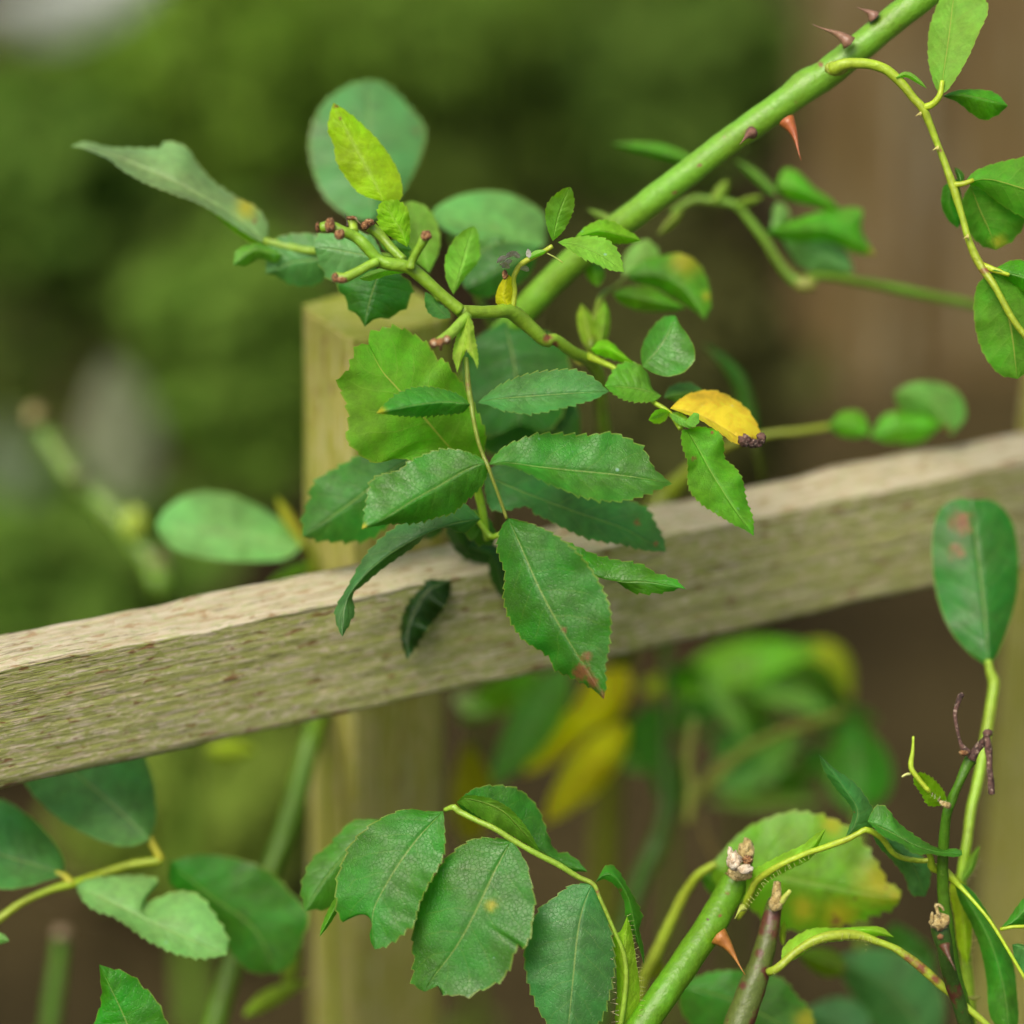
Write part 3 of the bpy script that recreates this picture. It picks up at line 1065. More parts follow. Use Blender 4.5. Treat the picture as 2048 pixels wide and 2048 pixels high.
# back-lit large leaf and others around
bl = tube(fs, 0, '975,1080,24,7 968,1040,22,8 958,990,20,9 948,950,16,8 940,925,10,6', 'leaf', (0.2, 0.34, 0.04), label='leaf behind the sharp leaf, one blade lit through')
leaf(bl, 5, '1500,1300 1290,1100 1060,830 850,600 700,430 590,215',
     '1240,1250 1000,1210 830,1190 690,1225 580,1200 470,1110 400,1030 420,900 410,760 360,620 320,520 400,450 440,370 500,215',
     '1560,1200 1590,1000 1550,860 1400,560 1330,470 1220,325 1190,350 1090,210 940,105 800,60 700,90 600,110',
     (22, 9, 6), (-3, 4), (0.105, 0.30, 0.01), 'under', teeth=5, tooth=17, mat=M_THIN, name='leaflet', spots=[(568, 915, 30)], wave=1.5)
leaf(bl, 5, '1050,1150 800,1280 450,1560 20,1860', '950,1480 800,1700 660,1840 560,1890 470,1900 350,1900 180,1890',
     '800,1110 600,1150 480,1180 300,1280 200,1330 100,1430 90,1520 30,1700', (26, 34), (4, 6), (0.04, 0.165, 0.05), teeth=6, tooth=24, name='leaflet')
leaf(bl, 7, '935,200 800,225 640,290 500,375 390,475 318,590 306,735', '860,262 770,240 700,262 640,318 560,375 480,432 400,500 352,545 362,620 330,690',
     '850,130 700,170 560,230 450,320 390,400 330,510 275,610 285,690', (14, 10, 12, 8), (5, 4), (0.05, 0.15, 0.07), teeth=4, tooth=20, name='leaflet')
leaf(bl, 6, '60,960 400,1110 800,1260 1150,1380 1475,1560', '200,880 500,920 800,990 1200,1160 1330,1230 1400,1350 1460,1480',
     '130,1230 400,1205 460,1260 600,1330 830,1440 1000,1480 1150,1500 1300,1545', (24, 30), (5, -3), (0.045, 0.16, 0.07), teeth=5, name='leaflet',
     spots=[(1250, 1340, 60), (1400, 1500, 50)])
leaf(bl, 6, '600,1560 900,1735 1100,1790 1350,1795 1632,1850', '700,1490 880,1562 980,1600 1150,1635 1300,1665 1380,1720 1470,1745 1560,1785',
     '700,1700 900,1745 1000,1755 1100,1795 1180,1850 1270,1880 1400,1878 1520,1862 1590,1835', (6, 4), (3, 2), (0.05, 0.2, 0.03), teeth=4.5, tooth=22, name='leaflet')
tube(bl, 5, '1480,1650,22,22 1560,1760,22,26 1640,1860,22,26 1720,1840,20,26', 'stalk', (0.24, 0.36, 0.04))
leaf(bl, 5, '1420,1640 1540,1720 1620,1830 1650,1932', '1560,1640 1650,1760 1680,1850', '1390,1780 1450,1860 1540,1920', (22, 26), (3, 3), (0.04, 0.13, 0.03), name='leaflet')
hl = leaf(bl, 7, '800,480 700,520 640,610 605,700 600,840', '790,560 740,640 690,700 640,780', '700,478 640,510 610,580 578,650 575,750', (40, 36), (3, 3), (0.012, 0.05, 0.01), name='leaflet', wave=3)  # colour darkened for the shade it hangs in

leaf(bl, 0, '905,1060 930,1090 985,1110 1030,1150', 24, 26, (40, 50), (4, 4), (0.012, 0.06, 0.012), teeth=3, name='leaflet')  # dark leaves from here on added to deepen the shaded rail near the post
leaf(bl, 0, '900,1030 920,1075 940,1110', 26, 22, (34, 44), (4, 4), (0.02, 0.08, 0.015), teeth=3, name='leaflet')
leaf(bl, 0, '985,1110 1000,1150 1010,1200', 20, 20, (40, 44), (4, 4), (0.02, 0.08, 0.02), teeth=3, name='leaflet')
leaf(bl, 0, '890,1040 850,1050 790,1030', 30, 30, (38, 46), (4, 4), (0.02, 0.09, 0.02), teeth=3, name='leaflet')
# young twig above with light leaves
yt = tube(fs, 2, '1640,1060,10,24 1660,900,9,20 1650,800,8,20 1700,700,7,22 1790,640,6,22 1870,600,6,20 1950,550,5,18', 'twig', (0.3, 0.36, 0.05), label='small twig with pale young leaves')
leaf(yt, 3, '370,465 400,320 440,200 490,85', '335,380 318,270 340,190 400,130 450,95', '440,400 490,310 520,220 515,140 503,95', (6, 3), (-3, 3),
     (0.16, 0.33, 0.07), mat=M_THIN, teeth=2, tooth=11, spots=[(490, 95, 22)], name='leaflet')
leaf(yt, 3, '405,472 560,500 720,570 872,682', '480,445 620,430 740,450 810,510 850,590', '470,512 560,572 680,625 780,668', (5, 0), (3, -3),
     (0.18, 0.36, 0.07), mat=M_THIN, teeth=3.5, tooth=13, name='leaflet')
leaf(yt, 3, '520,445 700,395 850,420 992,462', '600,365 700,320 800,330 880,380 950,420', '650,430 800,475 900,480', (14, 18), (3, 5),
     (0.18, 0.37, 0.05), mat=M_THIN, teeth=3, tooth=13, name='leaflet')
leaf(fs, 2, '1640,1060 1570,950 1590,850 1610,770', '1520,1000 1520,900 1570,800', '1640,970 1660,880 1640,800', (8, 6), (3, 3), (0.7, 0.55, 0.03), mat=M_THIN,
     teeth=1, spots=[(1600, 780, 50), (1650, 900, 24)], name='stipule')
for i, (x0, y0, x1, y1) in enumerate([(1520, 680, 1600, 640), (1560, 720, 1640, 660), (1700, 730, 1770, 740), (1590, 640, 1650, 620), (1610, 600, 1700, 640), (1760, 570, 1770, 640), (1540, 690, 1620, 720)]):
    leaf(fs, 2, f'{x1},{y1} {(x0+x1)/2},{(y0+y1)/2-14} {x0},{y0}', 22, 22, (4, 2), (3, -3), (0.6, 0.58, 0.5), mat=M_WHITE, teeth=3, tooth=6, name='withered_stipule')
lump(fs, 2, 1582, 770, 4, 26, M_CUT, 'dried_bud', (0.8, 1.5, 0.8), seed=4)
leaf(fs, 2, '1770,645 1830,610 1905,585', 30, 30, (5, 3), (3, 2), (0.35, 0.48, 0.2), mat=M_THIN, teeth=1, name='stipule')
tube(fs, 3, '330,550,5,5 390,580,5,4 440,615,5,6', 'tendril', (0.35, 0.4, 0.2), sides=8)

# right-hand twig with yellow leaf
rt = tube(fs, 3, '620,1275,28,34 700,1310,25,22 800,1355,22,18 910,1430,20,16 1010,1520,18,18 1070,1590,16,17 1150,1640,14,17 1215,1700,12,18 1270,1780,8,20', 'twig', (0.26, 0.36, 0.04),
          label='twig with small leaves and one yellow leaf')
leaf(rt, 3, '640,1225 740,1210 850,1270 935,1315', '700,1160 780,1175 860,1250', '680,1260 780,1290 870,1320', (26, 20), (3, 3), (0.2, 0.4, 0.03), teeth=3, mat=M_THIN, name='leaflet')
leaf(rt, 3, '1135,1550 1000,1508 870,1490 735,1482', '1090,1582 1000,1595 880,1580 790,1530', '1070,1500 1040,1400 980,1335 900,1315 830,1340 780,1400',
     (17, 14), (-4, 5), (0.10, 0.28, 0.05), teeth=3.5, tooth=10, name='leaflet')
leaf(rt, 3, '1000,1345 1100,1235 1180,1115 1235,990', '990,1250 1020,1150 1080,1060 1150,1000 1200,988', '1080,1392 1180,1415 1300,1380 1372,1280 1340,1160 1270,1060',
     (20, 24), (6, -4), (0.06, 0.22, 0.06), teeth=1.5, name='leaflet')
leaf(rt, 3, '1150,1565 1250,1540 1340,1520 1425,1512', '1180,1500 1250,1465 1340,1460', '1250,1592 1330,1575', (24, 30), (5, 2), (0.09, 0.25, 0.09), teeth=2, name='leaflet')
leaf(rt, 3, '1195,1665 1130,1685 1042,1722', '1160,1725 1100,1748', '1140,1640 1080,1665', (12, 8), (5, -3), (0.15, 0.33, 0.1), teeth=2.5, tooth=8, mat=M_THIN, name='leaflet')
leaf(rt, 3, '1185,1670 1270,1715 1362,1785', '1260,1670 1340,1730', '1220,1725 1290,1765', (12, 6), (4, -3), (0.12, 0.3, 0.09), teeth=3, tooth=8, name='leaflet', spots=[(1350, 1770, 18)])
leaf(rt, 3, '1290,1745 1350,1720 1400,1680', '1330,1700 1370,1670', '1350,1770 1395,1740', (8, 4), (3, -3), (0.15, 0.33, 0.1), teeth=3, tooth=8, name='leaflet', mat=M_THIN)
leaf(rt, 3, '1195,1640 1350,1668 1500,1735 1640,1822 1745,1900', '1270,1570 1370,1525 1500,1515 1620,1560 1730,1640 1800,1740 1825,1830',
     '1320,1685 1420,1730 1530,1800 1640,1880', (12, 14), (9, -5), YE, raw=True, teeth=3, mat=M_THIN, name='leaflet', spots=[(1770, 1870, 65)], label='bright yellow leaflet with a withered brown tip')
lump(rt, 3, 1720, 1865, 11, 42, M_DRY, 'withered_tip', (1.1, 1, 0.8), 0.7, 1.7, seed=2)
lump(rt, 3, 1790, 1890, 11, 40, M_DRY, 'withered_tip', (1.3, 0.7, 0.8), 0.8, 1.9, seed=5)
lump(rt, 3, 1838, 1850, 11, 38, M_DRY, 'withered_tip', (0.8, 1.1, 0.8), 0.7, 1.7, seed=7)
leaf(rt, 14, '190,282 250,380 310,490 390,620 470,740 537,832', '260,268 350,290 380,350 385,430 440,480 480,550 495,640 530,740',
     '165,290 168,370 195,450 200,580 260,660 340,715 430,770 490,800', (8, 2, -4), (5, -4), (0.10, 0.30, 0.045), teeth=3, tooth=11, mat=M_THIN, name='leaflet',
     spots=[(230, 430, 30), (320, 295, 20)], wave=1.5)

# leaves at the head, upper left
ul = tube(fs, 0, '880,600,14,7 850,560,18,7 800,520,24,7 700,505,32,7 610,500,38,8 530,482,42,8', 'leaf', ST, label='leaf with long blades pointing left above the post')
leaf(ul, 1, '1390,1245 1200,1080 900,900 600,760 350,660 130,622', '1300,1205 1000,1012 800,930 600,850 450,762 370,700 200,632',
     '1405,1130 1330,1015 1190,940 1060,850 960,740 870,620 740,590 700,630 500,632 350,620 230,590', (42, 40, 46), (-6, 11), (0.17, 0.27, 0.19), teeth=3, tooth=20,
     name='leaflet', yellow=[(1270, 1010, 120)], spots=[(1320, 1100, 40)])
leaf(ul, 1, '1395,1255 1280,1190 1150,1110 1000,1015', '1350,1200 1200,1110', '1330,1260 1200,1180', (44, 42), (2, 3), (0.25, 0.4, 0.02), teeth=0, name='leaflet', mat=M_THIN)
leaf(ul, 1, '1840,1300 1700,1350 1550,1370 1390,1440', '1750,1490 1640,1522 1540,1505 1450,1450', '1750,1200 1600,1182 1480,1205 1400,1280', (36, 40), (5, 2), (0.075, 0.21, 0.10), teeth=3, name='leaflet')
leaf(ul, 1, '1500,1320 1400,1300 1300,1290 1180,1385', '1450,1370 1350,1345 1260,1390', '1400,1262 1300,1250 1200,1290', (36, 32), (3, 2), (0.1, 0.27, 0.06), teeth=2, name='leaflet')
leaf(ul, 2, '640,640 400,600 250,570 110,560', '500,830 350,850 240,810 170,720', '560,480 400,440 260,445 130,480', (20, 22), (4, 3), (0.10, 0.22, 0.13), teeth=5, tooth=18, name='leaflet')
leaf(ul, 2, '620,730 560,900 520,1050 500,1172', '760,760 870,860 840,970 760,1065 650,1100 560,1120', '420,760 290,830 350,950 400,1040 470,1110', (18, 20), (3, 5), (0.035, 0.14, 0.035), teeth=6, tooth=20, name='leaflet')
leaf(fs, 0, '768,404 735,340 700,275 667,205', '720,387 690,352 672,320 668,290 656,262 660,228', '800,400 804,370 790,330 760,285 720,245 690,220', (14, 18), (3, 4), (0.36, 0.5, 0.02), teeth=2, mat=M_THIN,
     spots=[(670, 210, 14), (680, 237, 8)], label='yellow green leaf standing up above the clipped stalks')
leaf(fs, 2, '830,560 790,440 720,330 650,200', '690,470 620,420 600,310 615,225', '850,480 838,290 790,220 740,195', (8, 7), (3, 3), (0.27, 0.44, 0.03), teeth=3, tooth=9, mat=M_THIN)
leaf(fs, 2, '1185,925 1230,780 1290,560 1342,395', '1130,800 1125,640 1190,500 1280,420', '1270,800 1385,650 1385,520 1370,430', (18, 26), (-3, 4), (0.20, 0.40, 0.09), teeth=2, mat=M_THIN)
leaf(fs, 2, '1000,760 960,600 900,400 870,200', '850,600 800,400 790,230', '1080,560 1060,380 980,250', (30, 40), (4, 4), (0.28, 0.42, 0.14), teeth=2, mat=M_THIN)
leaf(fs, 2, '1165,1105 1100,1060 1030,990 965,905', '1080,1110 1000,1070 965,990', '1150,1050 1080,990 1000,920', (12, 14), (-3, 3), (0.08, 0.25, 0.09), teeth=3, tooth=10)
leaf(fs, 2, '830,755 700,730 570,760 455,800', '700,770 600,800 520,820', '720,718 620,722 520,755', (4, 6), (3, 3), (0.2, 0.4, 0.12), teeth=2, mat=M_THIN, name='stipule')
leaf(fs, 2, '860,580 760,560 680,560 600,480', 40, 60, (14, 20), (3, 3), (0.10, 0.26, 0.07), teeth=2, name='leaf')

# ================================================================== shoot behind (blurred bluish leaves)
bs = thing('rose_shoot', 'out of focus rose shoot just behind the clipped stalks, with broad bluish leaves', 'rose shoot', (*P(1000, 1200, 190)[:2], 0), G_R)
tube(bs, 0, '900,470,70,8 960,600,72,9 1010,720,78,9 1015,850,90,10 1000,1000,130,10 980,1300,240,11 960,1500,330,12', 'stem', (0.08, 0.14, 0.02), ground=True)
leaf(bs, 0, '745,440 740,300 735,160', '792,402 818,362 838,320 850,278 846,248 826,224 800,196 776,174 756,163', '702,434 656,402 630,352 619,300 625,250 644,213 668,190 698,171', (66, 96), (6, 3), (0.075, 0.20, 0.11), teeth=4, tooth=18,
     spots=[(835, 262, 14)], label='rounded bluish leaf standing behind the yellow green one')
leaf(bs, 2, '1900,540 1500,420 1000,340', '1700,600 1400,520 1150,440', '1880,300 1600,140 1300,140 1080,230', (75, 65), (-8, 14), (0.13, 0.31, 0.15), teeth=1)
leaf(bs, 2, '1850,560 1600,690 1280,880', '1750,800 1500,930 1350,930', '1600,520 1400,600 1250,780', (55, 50), (4, 4), (0.04, 0.14, 0.06), teeth=4)
leaf(bs, 2, '1560,480 1400,700 1250,740', 120, 150, (62, 58), (4, 4), (0.06, 0.19, 0.07), teeth=3)
leaf(bs, 0, '1010,640 1030,740 1040,850', '1120,680 1140,780 1100,860', '930,700 935,800 970,870', (52, 50), (4, 4), (0.035, 0.13, 0.045), teeth=3)
leaf(bs, 0, '1160,900 1080,840 960,760', '1120,940 1000,920 930,850', '1150,800 1060,740 980,720', (60, 56), (4, 4), (0.03, 0.12, 0.03), teeth=3)
leaf(bs, 2, '980,560 900,620 790,560', 90, 80, (40, 40), (4, 4), (0.1, 0.25, 0.1), teeth=2)

# ================================================================== thick diagonal cane
cn = thing('rose_cane', 'thick bright green rose cane with thorns running diagonally to the top right', 'rose cane', (*P(800, 1200, 160)[:2], 0), G_R)
tube(cn, 0, '2080,-150,20,30 1960,-85,20,30 1838,0,20,29 1740,78,22,29 1650,150,24,31 1612,172,24,33 1560,212,25,29 1450,290,28,28 1300,405,34,28 1150,520,46,28 1045,625,54,28 960,730,66,27 '
     '890,860,100,27 840,1000,122,28 800,1200,140,28 790,1400,150,28', 'stem', (0.145, 0.33, 0.02), mat=M_CANE, sides=28, step=14, rough=0.03, ground=True,
     spots=[(1500, 262, 20), (1640, 128, 12), (1550, 215, 9), (1400, 330, 9), (1350, 385, 7), (1700, 120, 7), (1760, 40, 8), (1590, 205, 8)])
thorn(cn, 4, '800,280 565,158', 46, (16, 14), (0.24, 0.13, 0.08))
thorn(cn, 4, '960,110 848,45', 40, (18, 16), (0.28, 0.16, 0.10))
thorn(cn, 4, '395,775 490,1030', 48, (18, 14), (0.34, 0.10, 0.03), bend=-0.1)
thorn(cn, 4, '175,855 95,930', 36, (12, 6), (0.22, 0.12, 0.07))
lump(cn, 4, 715, 440, 14, 62, M_STEM, 'node', (1.2, 0.8, 0.6), 0.15).color = (0.3, 0.38, 0.05, 1)
tw = tube(cn, 4, '690,450,10,46 760,415,8,38 840,408,8,34 940,415,8,32 1040,450,8,32 1130,530,8,30 1220,640,8,26 1275,700,8,28 1330,830,9,23 1400,1010,10,22 1465,1190,10,27 1520,1370,10,22 '
          '1575,1560,10,23 1640,1700,10,28 1740,1850,8,22 1850,2050,8,22 1960,2200,8,20', 'twig', (0.28, 0.37, 0.05), mat=M_STEMR, label='drooping side twig at the top right')
tube(tw, 4, '1275,695,8,24 1340,670,7,22 1385,610,6,20 1400,520,6,14', 'stalk', (0.36, 0.46, 0.05))
leaf(tw, 4, '1392,610 1410,450 1440,250 1470,0 1500,-160', '1350,550 1310,380 1318,180 1380,0 1430,-110', '1450,560 1560,380 1640,200 1692,80 1680,0 1610,-100', (6, 14), (5, -3),
     (0.22, 0.40, 0.09), 'under', teeth=2, mat=M_THIN, name='leaflet')
leaf(tw, 4, '1400,620 1520,610 1680,640 1822,682', '1500,582 1650,578 1750,605', '1500,660 1580,725 1660,772 1750,742', (10, 14), (3, 4), (0.07, 0.25, 0.02), teeth=2, name='leaflet')
leaf(tw, 4, '1100,500 1170,480 1240,520 1300,570', 22, 20, (6, 6), (3, 3), (0.2, 0.35, 0.1), teeth=0, name='stipule', mat=M_THIN)
leaf(tw, 4, '1540,1180 1700,1155 1926,1215 2200,1290', '1600,1110 1700,1065 1850,1028 2000,1010 2120,1080', '1640,1210 1800,1330 1980,1420 2120,1400', (10, 8), (4, 5), (0.07, 0.27, 0.02), 'under', teeth=3, name='leaflet', mat=M_THIN)
leaf(tw, 4, '1580,1190 1640,1350 1700,1480 1745,1610', '1760,1230 1890,1320 1935,1420 1860,1540', '1530,1290 1540,1440 1640,1570', (14, 20), (4, 5), (0.06, 0.24, 0.015), 'under', teeth=2, name='leaflet', mat=M_THIN, yellow=[(1760, 1560, 90)])
leaf(tw, 4, '1500,1150 1440,1290 1500,1470', '1520,1260 1540,1380', '1410,1200 1395,1320 1440,1420', (18, 24), (3, 3), (0.05, 0.22, 0.03), teeth=1, name='leaflet')
leaf(tw, 4, '1520,1180 1510,1130 1480,1080', 20, 30, (14, 16), (3, 3), (0.06, 0.22, 0.04), teeth=1, name='stipule')
leaf(tw, 0, '1985,545 2018,640 2035,758', '2070,560 2130,620 2110,700', '1955,570 1948,630 1962,695 1995,745', (10, 14), (4, 4), (0.07, 0.27, 0.015), 'under', teeth=2, name='leaflet', mat=M_THIN)
leaf(tw, 0, '1985,540 2060,560 2160,620', '2030,520 2090,535 2140,580', '2030,570 2090,610', (8, 6), (4, 4), (0.06, 0.25, 0.015), teeth=2, name='leaflet')
tube(tw, 4, '1465,1190,10,22 1530,1185,9,18 1600,1160,9,14', 'stalk', (0.36, 0.46, 0.05))
tube(tw, 4, '1660,1710,10,22 1740,1740,9,20 1830,1770,8,14', 'stalk', (0.36, 0.46, 0.05))
for (x, y) in ((1240, 740), (1350, 960), (1545, 1530)):
    thorn(tw, 4, f'{x+22},{y-6} {x-14},{y+8}', 16, (8, 8), (0.45, 0.42, 0.12), 'prickle')

# leaves right of the cane, mid distance
mr = thing('rose_shoot', 'blurred shoot with yellow edged leaves just right of where the thick cane drops behind', 'rose shoot', (*P(1230, 1100, 140)[:2], 0), G_R)
tube(mr, 3, '900,700,60,14 800,790,58,16 720,840,55,22 680,950,50,24 650,1100,46,26 640,1240,42,26 680,1500,80,30 720,1900,130,32 760,2300,220,34 780,2900,260,34', 'stem', (0.14, 0.20, 0.03), ground=True)
leaf(mr, 3, '880,720 1100,700 1300,800 1440,1020', '1000,600 1130,570 1260,550 1370,600 1450,720 1480,900', '980,760 1100,790 1200,850 1350,940', (60, 58), (4, 5), (0.10, 0.28, 0.03), teeth=2, yellow=[(1300, 590, 200), (1450, 850, 60)])
leaf(mr, 3, '790,830 900,840 1080,880 1310,935', '900,785 1050,785 1180,860', '850,900 1000,955 1200,955', (55, 55), (3, 4), (0.10, 0.27, 0.02), teeth=2, yellow=0.25)
leaf(mr, 3, '870,740 960,620 1040,450', '860,600 950,480', '1060,640 1120,540', (62, 70), (3, 3), (0.17, 0.34, 0.12), teeth=1)
leaf(mr, 3, '640,1260 620,1100 570,900', '570,1150 540,1000', '700,1150 640,980', (40, 44), (3, 3), (0.34, 0.42, 0.08), teeth=1, mat=M_THIN, name='stipule')
leaf(mr, 3, '680,1250 720,1100 735,880', '660,1100 680,980', '760,1130 770,980', (40, 44), (3, 3), (0.28, 0.4, 0.08), teeth=1, mat=M_THIN, name='stipule')
leaf(mr, 3, '690,780 660,660 600,560', 70, 70, (48, 44), (3, 3), (0.12, 0.30, 0.03), teeth=2)
leaf(mr, 3, '850,360 740,300 610,240', 30, 30, (60, 60), (3, 3), (0.32, 0.36, 0.14), teeth=1)
lump(mr, 3, 590, 1290, 38, 60, M_STEM, 'node', (1.2, 0.8, 0.6), 0.2).color = (0.42, 0.46, 0.06, 1)
dl = thing('rose_leaf', 'narrow dark green leaf tip blurred behind the yellow leaflet', 'leaf', (*P(1490, 850, 110)[:2], 0.4))
leaf(dl, 3, '1800,1900 1700,1500 1600,1340 1420,1180', 60, 60, (110, 105), (4, 4), (0.06, 0.17, 0.06), teeth=1, name='blade')
tube(dl, 0, '1512,890,110,6 1530,1000,130,7 1530,1200,230,8 1500,1400,330,9', 'stem', (0.08, 0.12, 0.02), ground=True)

# ================================================================== branch under the cane at right
ib = thing('rose_branch', 'blurred arching branch below the thick cane, its thin end reaching the right edge', 'rose branch', (*P(2100, 700, 150)[:2], 0), G_R)
tube(ib, 0, '1345,425,86,7 1385,400,88,8 1430,402,88,8 1470,410,88,8 1498,440,88,8 1530,480,88,9 1555,520,88,10 1580,552,88,11 1605,565,88,13 1640,553,90,9 1730,565,95,10 1850,590,102,10 1955,612,108,9 2100,650,120,9 2200,800,140,9',
     'stem', (0.12, 0.24, 0.03), ground=True, sides=14)
leaf(ib, 4, '330,1200 450,1200 600,1270 730,1345', '380,1090 470,1110 580,1215 680,1280', '400,1280 550,1320 650,1355', (85, 85), (4, 4), (0.10, 0.30, 0.02), teeth=2)
leaf(ib, 4, '260,1490 500,1470 750,1500 970,1640', '450,1415 650,1360 870,1345 880,1490', '450,1560 650,1550 850,1630', (80, 85), (4, 4), (0.09, 0.28, 0.02), teeth=2, yellow=[(950, 1620, 60)])
leaf(ib, 4, '330,1440 500,1560 640,1650 830,1760', '450,1450 650,1500 780,1620', '400,1600 500,1730 700,1760', (90, 92), (4, 4), (0.13, 0.28, 0.16), teeth=2)
leaf(ib, 4, '340,1300 360,1400 300,1480', 60, 60, (86, 88), (3, 3), (0.2, 0.36, 0.2), teeth=0)
leaf(ib, 4, '330,1260 220,1150 70,1030', 36, 36, (84, 86), (4, 4), (0.14, 0.32, 0.07), teeth=1)
leaf(ib, 0, '1395,325 1310,300 1222,288', 14, 15, (80, 84), (4, 4), (0.10, 0.28, 0.03), teeth=1)
leaf(ib, 3, '1500,190 1560,110 1600,30', 50, 40, (85, 85), (3, 3), (0.33, 0.38, 0.13), teeth=0, name='stipule', mat=M_THIN)
leaf(ib, 3, '1660,210 1750,180 1850,150', 30, 30, (85, 85), (3, 3), (0.3, 0.36, 0.1), teeth=0, name='stipule', mat=M_THIN)
leaf(ib, 3, '1280,250 1190,340 1110,420', 30, 30, (80, 75), (3, 3), (0.32, 0.34, 0.13), teeth=0, name='stipule', mat=M_THIN)
lump(ib, 4, 520, 1830, 86, 60, M_STEM, 'node', (1.2, 0.8, 0.7), 0.2).color = (0.26, 0.3, 0.05, 1)

# sprig above the rail right
js = thing('rose_sprig', 'blurred sprig with three small leaves just above the right part of the rail', 'rose sprig', (*P(1320, 1100, 160)[:2], 0), G_R)
tube(js, 0, '1665,852,100,6 1600,862,98,7 1540,868,98,7 1470,885,100,8 1400,925,106,12 1340,985,112,22 1300,1040,118,24 1270,1200,190,24 1240,1350,260,24', 'stem', (0.2, 0.24, 0.03), ground=True)
leaf(js, 14, '920,270 1000,250 1130,310', '980,195 1080,185 1120,240', '980,310 1060,325', (96, 96), (3, 3), (0.10, 0.30, 0.015), teeth=1)
leaf(js, 14, '1140,325 1300,270 1500,265', '1200,215 1300,185 1430,205', '1250,352 1400,345', (98, 100), (3, 3), (0.09, 0.29, 0.015), teeth=1)
leaf(js, 14, '1560,310 1500,200 1400,110 1262,90', '1440,230 1380,200 1290,170', '1630,210 1590,90 1460,35 1340,45', (100, 96), (4, 4), (0.13, 0.29, 0.10), teeth=1, spots=[(1530, 280, 40)])

# ================================================================== far-left blurred thorny cane
kc = thing('rose_cane', 'grey green thorny cane far out of focus at the left edge above the rail', 'rose cane', (*P(400, 1500, 260)[:2], 0), G_R)
tube(kc, 16, '190,220,260,48 260,340,260,50 430,600,255,55 620,780,250,62 780,940,245,68 900,1120,240,62 960,1300,240,60 1020,1600,340,60 1060,2000,460,60', 'stem', (0.12, 0.22, 0.05), ground=True, sides=16)
lump(kc, 16, 205, 240, 255, 58, M_STEM, 'cut_end', (1, 1.1, 1), 0.2).color = (0.25, 0.21, 0.07, 1)
thorn(kc, 16, '470,620 370,640', 40, (245, 225), (0.2, 0.18, 0.08))
thorn(kc, 16, '930,1090 1040,1130', 40, (235, 225), (0.2, 0.18, 0.08))
lump(kc, 16, 800, 880, 236, 80, M_STEM, 'node', (0.8, 1.2, 0.6), 0.2).color = (0.3, 0.42, 0.03, 1)
kl = thing('rose_leaf', 'pale bluish leaf out of focus left of the post, just above the rail', 'leaf', (*P(620, 1250, 130)[:2], 0))
leaf(kl, 16, '1800,1010 1500,960 1200,920 925,885', '1700,1090 1500,1110 1250,1095 1050,1045 960,970', '1660,860 1500,765 1350,705 1150,700 1000,780', (105, 100), (-7, 13), (0.15, 0.34, 0.18), teeth=1, name='blade')
leaf(kl, 16, '1800,1000 1720,860 1640,720', 40, 36, (108, 110), (3, 3), (0.45, 0.35, 0.05), teeth=1, name='withered_leaf')
leaf(kl, 16, '1850,1130 1720,1180 1580,1250', 40, 40, (112, 110), (3, 3), (0.3, 0.42, 0.02), teeth=1, name='lower_leaf')
tube(kl, 0, '600,1085,105,6 625,1120,112,7 640,1250,125,7 645,1400,130,7', 'stem', (0.3, 0.34, 0.05), ground=True)

# ================================================================== bottom left cluster
lc = thing('rose_shoot', 'blurred shoot with four broad leaves under the left end of the rail, one leaf bitten', 'rose shoot', (*P(-200, 2000, 60)[:2], 0), G_R)
tube(lc, 12, '960,715,56,26 860,728,56,24 760,745,56,24 600,795,54,22 430,855,50,24 300,890,48,22 150,955,46,22 0,1060,44,24 -160,1200,42,26 -300,1500,42,28', 'stem', (0.26, 0.34, 0.03), ground=True)
tube(lc, 12, '960,715,56,24 925,650,56,24 885,580,56,20', 'stalk', (0.36, 0.34, 0.05))
tube(lc, 12, '430,855,50,26 380,810,50,22 330,790,50,16', 'stalk', (0.36, 0.32, 0.05))
leaf(lc, 12, '890,592 650,370 400,150 250,-40', '780,632 640,616 450,532 300,430 160,280 100,100', '925,500 925,350 900,200 820,40 600,-80', (54, 60), (-6, 12), (0.085, 0.24, 0.11), teeth=1.5, tooth=26)
leaf(lc, 12, '380,802 200,740 0,680 -170,600', '280,835 150,875 0,885 -120,800', '380,720 330,620 230,500 100,400 0,350 -90,400', (50, 46), (-7, 11), (0.075, 0.23, 0.10), teeth=1.5, tooth=26)
leaf(lc, 12, '450,865 700,985 1000,1130 1345,1278', '550,820 800,805 930,822 935,862 870,915 815,945 880,960 960,930 1060,900 1180,920 1260,1020 1350,1170',
     '480,935 550,1002 680,1052 780,1122 900,1202 1050,1272 1200,1297', (46, 38, 36), (9, -6), (0.16, 0.32, 0.17), teeth=4, tooth=18, label='pale leaflet with a bite taken out of its upper edge')
leaf(lc, 12, '1010,722 1250,930 1500,1110 1650,1385', '1200,680 1400,705 1600,780 1750,930 1835,1030 1810,1150 1740,1320', '1010,850 1130,940 1250,1060 1340,1190 1390,1290 1500,1380',
     (62, 70), (4, 4), (0.045, 0.17, 0.04), teeth=2.5, tooth=24)
leaf(lc, 12, '-60,1180 0,1175 55,1195', 30, 40, (30, 28), (2, 2), (0.16, 0.32, 0.17), teeth=2)
l5 = thing('rose_leaf', 'dark green toothed leaf standing up at the bottom edge, left', 'leaf', (*P(290, 2200, 30)[:2], 0))
